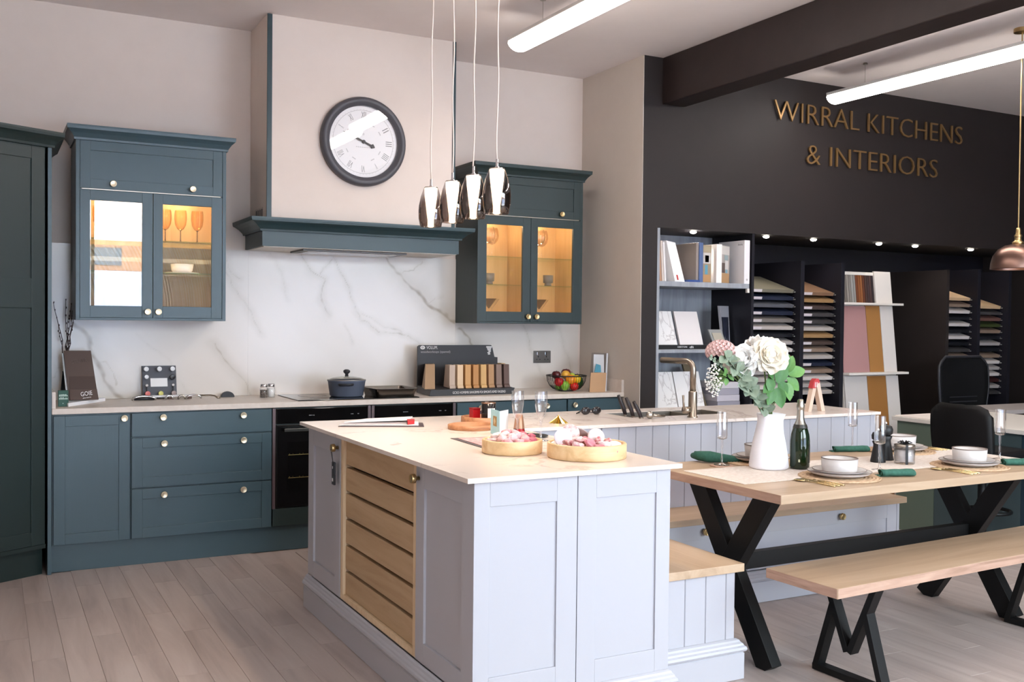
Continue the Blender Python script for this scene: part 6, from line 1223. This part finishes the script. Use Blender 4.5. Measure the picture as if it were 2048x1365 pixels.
for nm, lb, a, b, z0, z1, c in (('sample_board', 'dusty pink sample panel on the lower ledge of the leaning display', 5.737, 6.025, 1.0305, 1.565, '#a97f7e'), ('sample_board', 'ochre sample panel beside the pink one on the leaning display', 6.03, 6.188, 1.0305, 1.57, '#a1713f'), ('sample_board', 'white sample panel right of the ochre one on the leaning display', 6.193, 6.34, 1.0305, 1.572, '#d3ccc6'),
    ('sample_board', 'pale grey sample panel on the floor at the left of the leaning display', 5.737, 5.985, .02, 1.0, '#c5bfbb'), ('sample_board', 'ochre sample panel standing on the floor at the leaning display', 5.99, 6.20, .02, .998, '#9a6a38'), ('sample_board', 'white sample panel on the floor at the right of the leaning display', 6.205, 6.345, .02, .998, '#cfc8c3')):
    mb = MB(); lean(mb, a, b, z0, z1, -.019, -.0012); tag(mb.build(nm, mat('panel_'+c[1:], c, .4), None, bevel=.001, loc=((a+b)/2, -.8, z0)), lb, 'sample panel')

# ---------------------------------------------------------------- desk, stool, office chair
SAGE = mat('sage_green_panel', '#5f6d60', .5); SLATE = mat('dark_slate_panel', '#3b4a4d', .5); NAVY = mat('dark_navy_panel', '#1f3440', .45)
t = thing('showroom_desk', 'counter desk with pale top and sage green front right of the peninsula', 'desk', (5.8, -2.6, 0))
mb = MB(); mb.box(5.26, 6.25, -4.3, -1.69, .755, .782); mb.build('desk_top', OFFW, t, bevel=.002)
mb = MB(); mb.box(5.30, 6.15, -4.2, -1.72, 0, .7545); mb.build('carcass', SLATE, t)
for a, b, m_ in ((-2.03, -1.72, SAGE), (-2.66, -2.033, SLATE), (-3.4, -2.663, NAVY), (-4.2, -3.403, NAVY)): mb = MB(); mb.box(5.282, 5.30, a, b, .0, .7545); mb.build('front_panel', m_, t, bevel=.001)
t = thing('desk_return', 'grey topped side desk behind the counter desk along the racks', 'desk', (6.9, -1.4, 0)); mb = MB(); mb.box(6.255, 8.3, -1.80, -1.40, .765, .795); mb.build('desk_top', mat('grey_desk_top', '#a39a97', .45), t, bevel=.002); mb = MB(); mb.box(7.3, 8.2, -1.75, -1.45, 0, .7645); mb.build('carcass', SLATE, t)
t = thing('paper_pad', 'white paper pad on the near left corner of the counter desk', 'paper', (5.5, -1.85, .7825)); mb = MB(); mb.box(5.28, 5.70, -2.02, -1.70, .7823, .789); mb.build('pages', mat('paper_pinkish', '#e6d9d2', .6), t, bevel=.001)
BL = mat('black_leather', '#0c0b0c', .5, spec=.25)
t = thing('bar_stool', 'black leather bar stool with curved back at the counter desk', 'stool', (5.06, -2.56, 0)); cx, cy = 5.06, -2.56
mb = MB(); rows = []; n = 12
for i in range(n+1):
    f = i/n; z = .60+.345*f; x = 4.862-.02*math.sin(f*2.2)-.012*f; hw = .198+.008*math.sin(f*3)-(.0 if f < .86 else (f-.86)**2*2.2); row = []
    for j in range(13):
        g = (j/12-.5)*2; zz = z-(.022*max(0, abs(g)-.72)**1.5*12 if f > .8 else 0)*(f-.8)*5; row.append(mb.bm.verts.new((x+.035*g*g, cy+hw*g, zz)))
    rows.append(row)
for a, b in zip(rows, rows[1:]):
    for j in range(12): mb.bm.faces.new((a[j], a[j+1], b[j+1], b[j]))
mb.build('backrest', BL, t, smooth=True, solid=.045)
mb = MB(); mb.box(cx-.19, cx+.20, cy-.205, cy+.205, .60, .675); mb.build('seat', BL, t, bevel=.025, seg=3)
mb = MB(); mb.lathe([(.03, .015), (.03, .35), (.024, .36), (.024, .598), (0, .598)], 20, T0((cx, cy, 0))); mb.build('pole', BLACKM, t, smooth=True)
mb = MB(); mb.lathe([(0, 0), (.20, 0), (.20, .006), (.05, .022), (.03, .03)], 36, T0((cx, cy, 0))); mb.build('base', BLACKM, t, smooth=True)
mb = MB(); fx, fy = cx-.02, cy-.06; mb.tube([(fx+.125*math.cos(2*math.pi*i/28), fy+.125*math.sin(2*math.pi*i/28), .30) for i in range(29)], .011, 8); mb.tube([(cx, cy, .31), (cx, cy+.06, .30)], .012, 8); mb.build('foot_ring', BLACKM, t, smooth=True)
t = thing('office_chair', 'black mesh backed office chair behind the desks before the racks', 'chair', (6.92, -1.02, 0)); cx, cy = 6.92, -1.03; MESHB = mat('black_mesh_fabric', '#0d0d0f', .8, spec=.2)
mb = MB(); rows = []; n = 14
for i in range(n+1):
    f = i/n; z = .60+.555*f; hw = .245+.06*math.sin(f*2.4)-(0 if f < .85 else (f-.85)**1.6*1.5); y = cy+.10+.05*(f-.4)**2; row = [mb.bm.verts.new((cx+hw*g, y-.05*g*g, z)) for g in [j/6-1 for j in range(13)]]; rows.append(row)
for a, b in zip(rows, rows[1:]):
    for j in range(12): mb.bm.faces.new((a[j], a[j+1], b[j+1], b[j]))
o = mb.build('mesh_back', MESHB, t, smooth=True, solid=.02)
mb = MB(); ed = [(cx+(.245+.06*math.sin(f*2.4)-(0 if f < .85 else (f-.85)**1.6*1.5))*s, cy+.10+.05*(f-.4)**2-.05, .60+.555*f) for s, fs in ((-1, range(0, 15)), (1, range(14, -1, -1))) for f in [q/14 for q in fs]]; mb.tube(ed, .012, 8); mb.build('back_frame', CHARC, t, smooth=True)
mb = MB()
for i in range(5): mb.bar((cx-.17, cy+.085-.03, .66+i*.04), (cx+.17, cy+.085-.03, .66+i*.04), .008, .006, Vector((0, 1, 0)))
mb.build('lumbar_slats', CHARC, t)
mb = MB(); mb.box(cx-.24, cx+.24, cy-.36, cy+.06, .44, .52); mb.build('seat', MESHB, t, bevel=.03, seg=3)
mb = MB(); mb.tube([(cx, cy+.11, .66), (cx, cy+.12, .50), (cx, cy-.1, .43)], .02, 8); mb.lathe([(.03, .10), (.03, .435), (0, .44)], 16, T0((cx, cy-.15, 0))); mb.build('column', BLACKM, t)
for k in range(5):
    a = R(20+72*k); mb = MB(); mb.tube([(cx, cy-.15, .11), (cx+.28*math.cos(a), cy-.15+.28*math.sin(a), .075)], [.025, .016], 8); l = mb.build('leg', BLACKM, t); mb = MB(); mb.ball((cx+.28*math.cos(a), cy-.15+.28*math.sin(a), .0305), .030, 12, 8); mb.build('castor', CHARC, l, smooth=True)
GRP = {'wood_sample': 'wood samples on the display stand', 'goblet': 'amber goblets in the left wall cabinet', 'balloon_glass': 'balloon glasses in the right wall cabinet', 'martini_glass': 'martini glasses in the right wall cabinet', 'tumbler': 'grey tumblers in the right wall cabinet',
  'woven_placemat': 'placemats on the dining table', 'dinner_plate': 'plates on the dining table', 'side_plate': 'plates on the dining table', 'stoneware_bowl': 'bowls on the dining table', 'napkin': 'napkins on the dining table', 'spoon': 'gold cutlery on the dining table', 'fork': 'gold cutlery on the dining table', 'knife': 'gold cutlery on the dining table', 'coaster': 'coasters on the dining table',
  'kitchen_knife': 'knives by the sink', 'sample_rack': 'sample racks in the alcove', 'sample_box': 'boxes on the bottom shelf', 'stone_sample': 'stone samples on the shelf unit', 'round_biscuit': 'discs in the larger tray', 'pepper_mill': 'pepper mills on the runner', 'wooden_tray': 'wooden trays on the island', 'spice_jar': 'spice jars by the hob', 'built_in_oven': 'ovens under the hob', 'glazed_wall_cabinet': 'glazed wall cabinets', 'apple': 'fruit in the wire bowl', 'tomato': 'fruit in the wire bowl', 'lime': 'fruit in the wire bowl', 'orange': 'fruit in the wire bowl', 'lemon': 'fruit in the wire bowl', 'avocado': 'fruit in the wire bowl', 'pear': 'fruit in the wire bowl', 'drawer_cabinet': 'drawer units under the worktop', 'banquette_seat': 'corner banquette seats'}
for o in list(bpy.data.objects):
    if o.parent is None and 'category' in o and 'group' not in o:
        b = o.name.split('.')[0]
        if b in GRP: o['group'] = GRP[b]
        elif b == 'sample_board': o['group'] = 'panels on the leaning display' if 'display' in o['label'] else 'sample boards in the racks'
for o in list(bpy.data.objects):
    if '_o' in o: del o['_o']
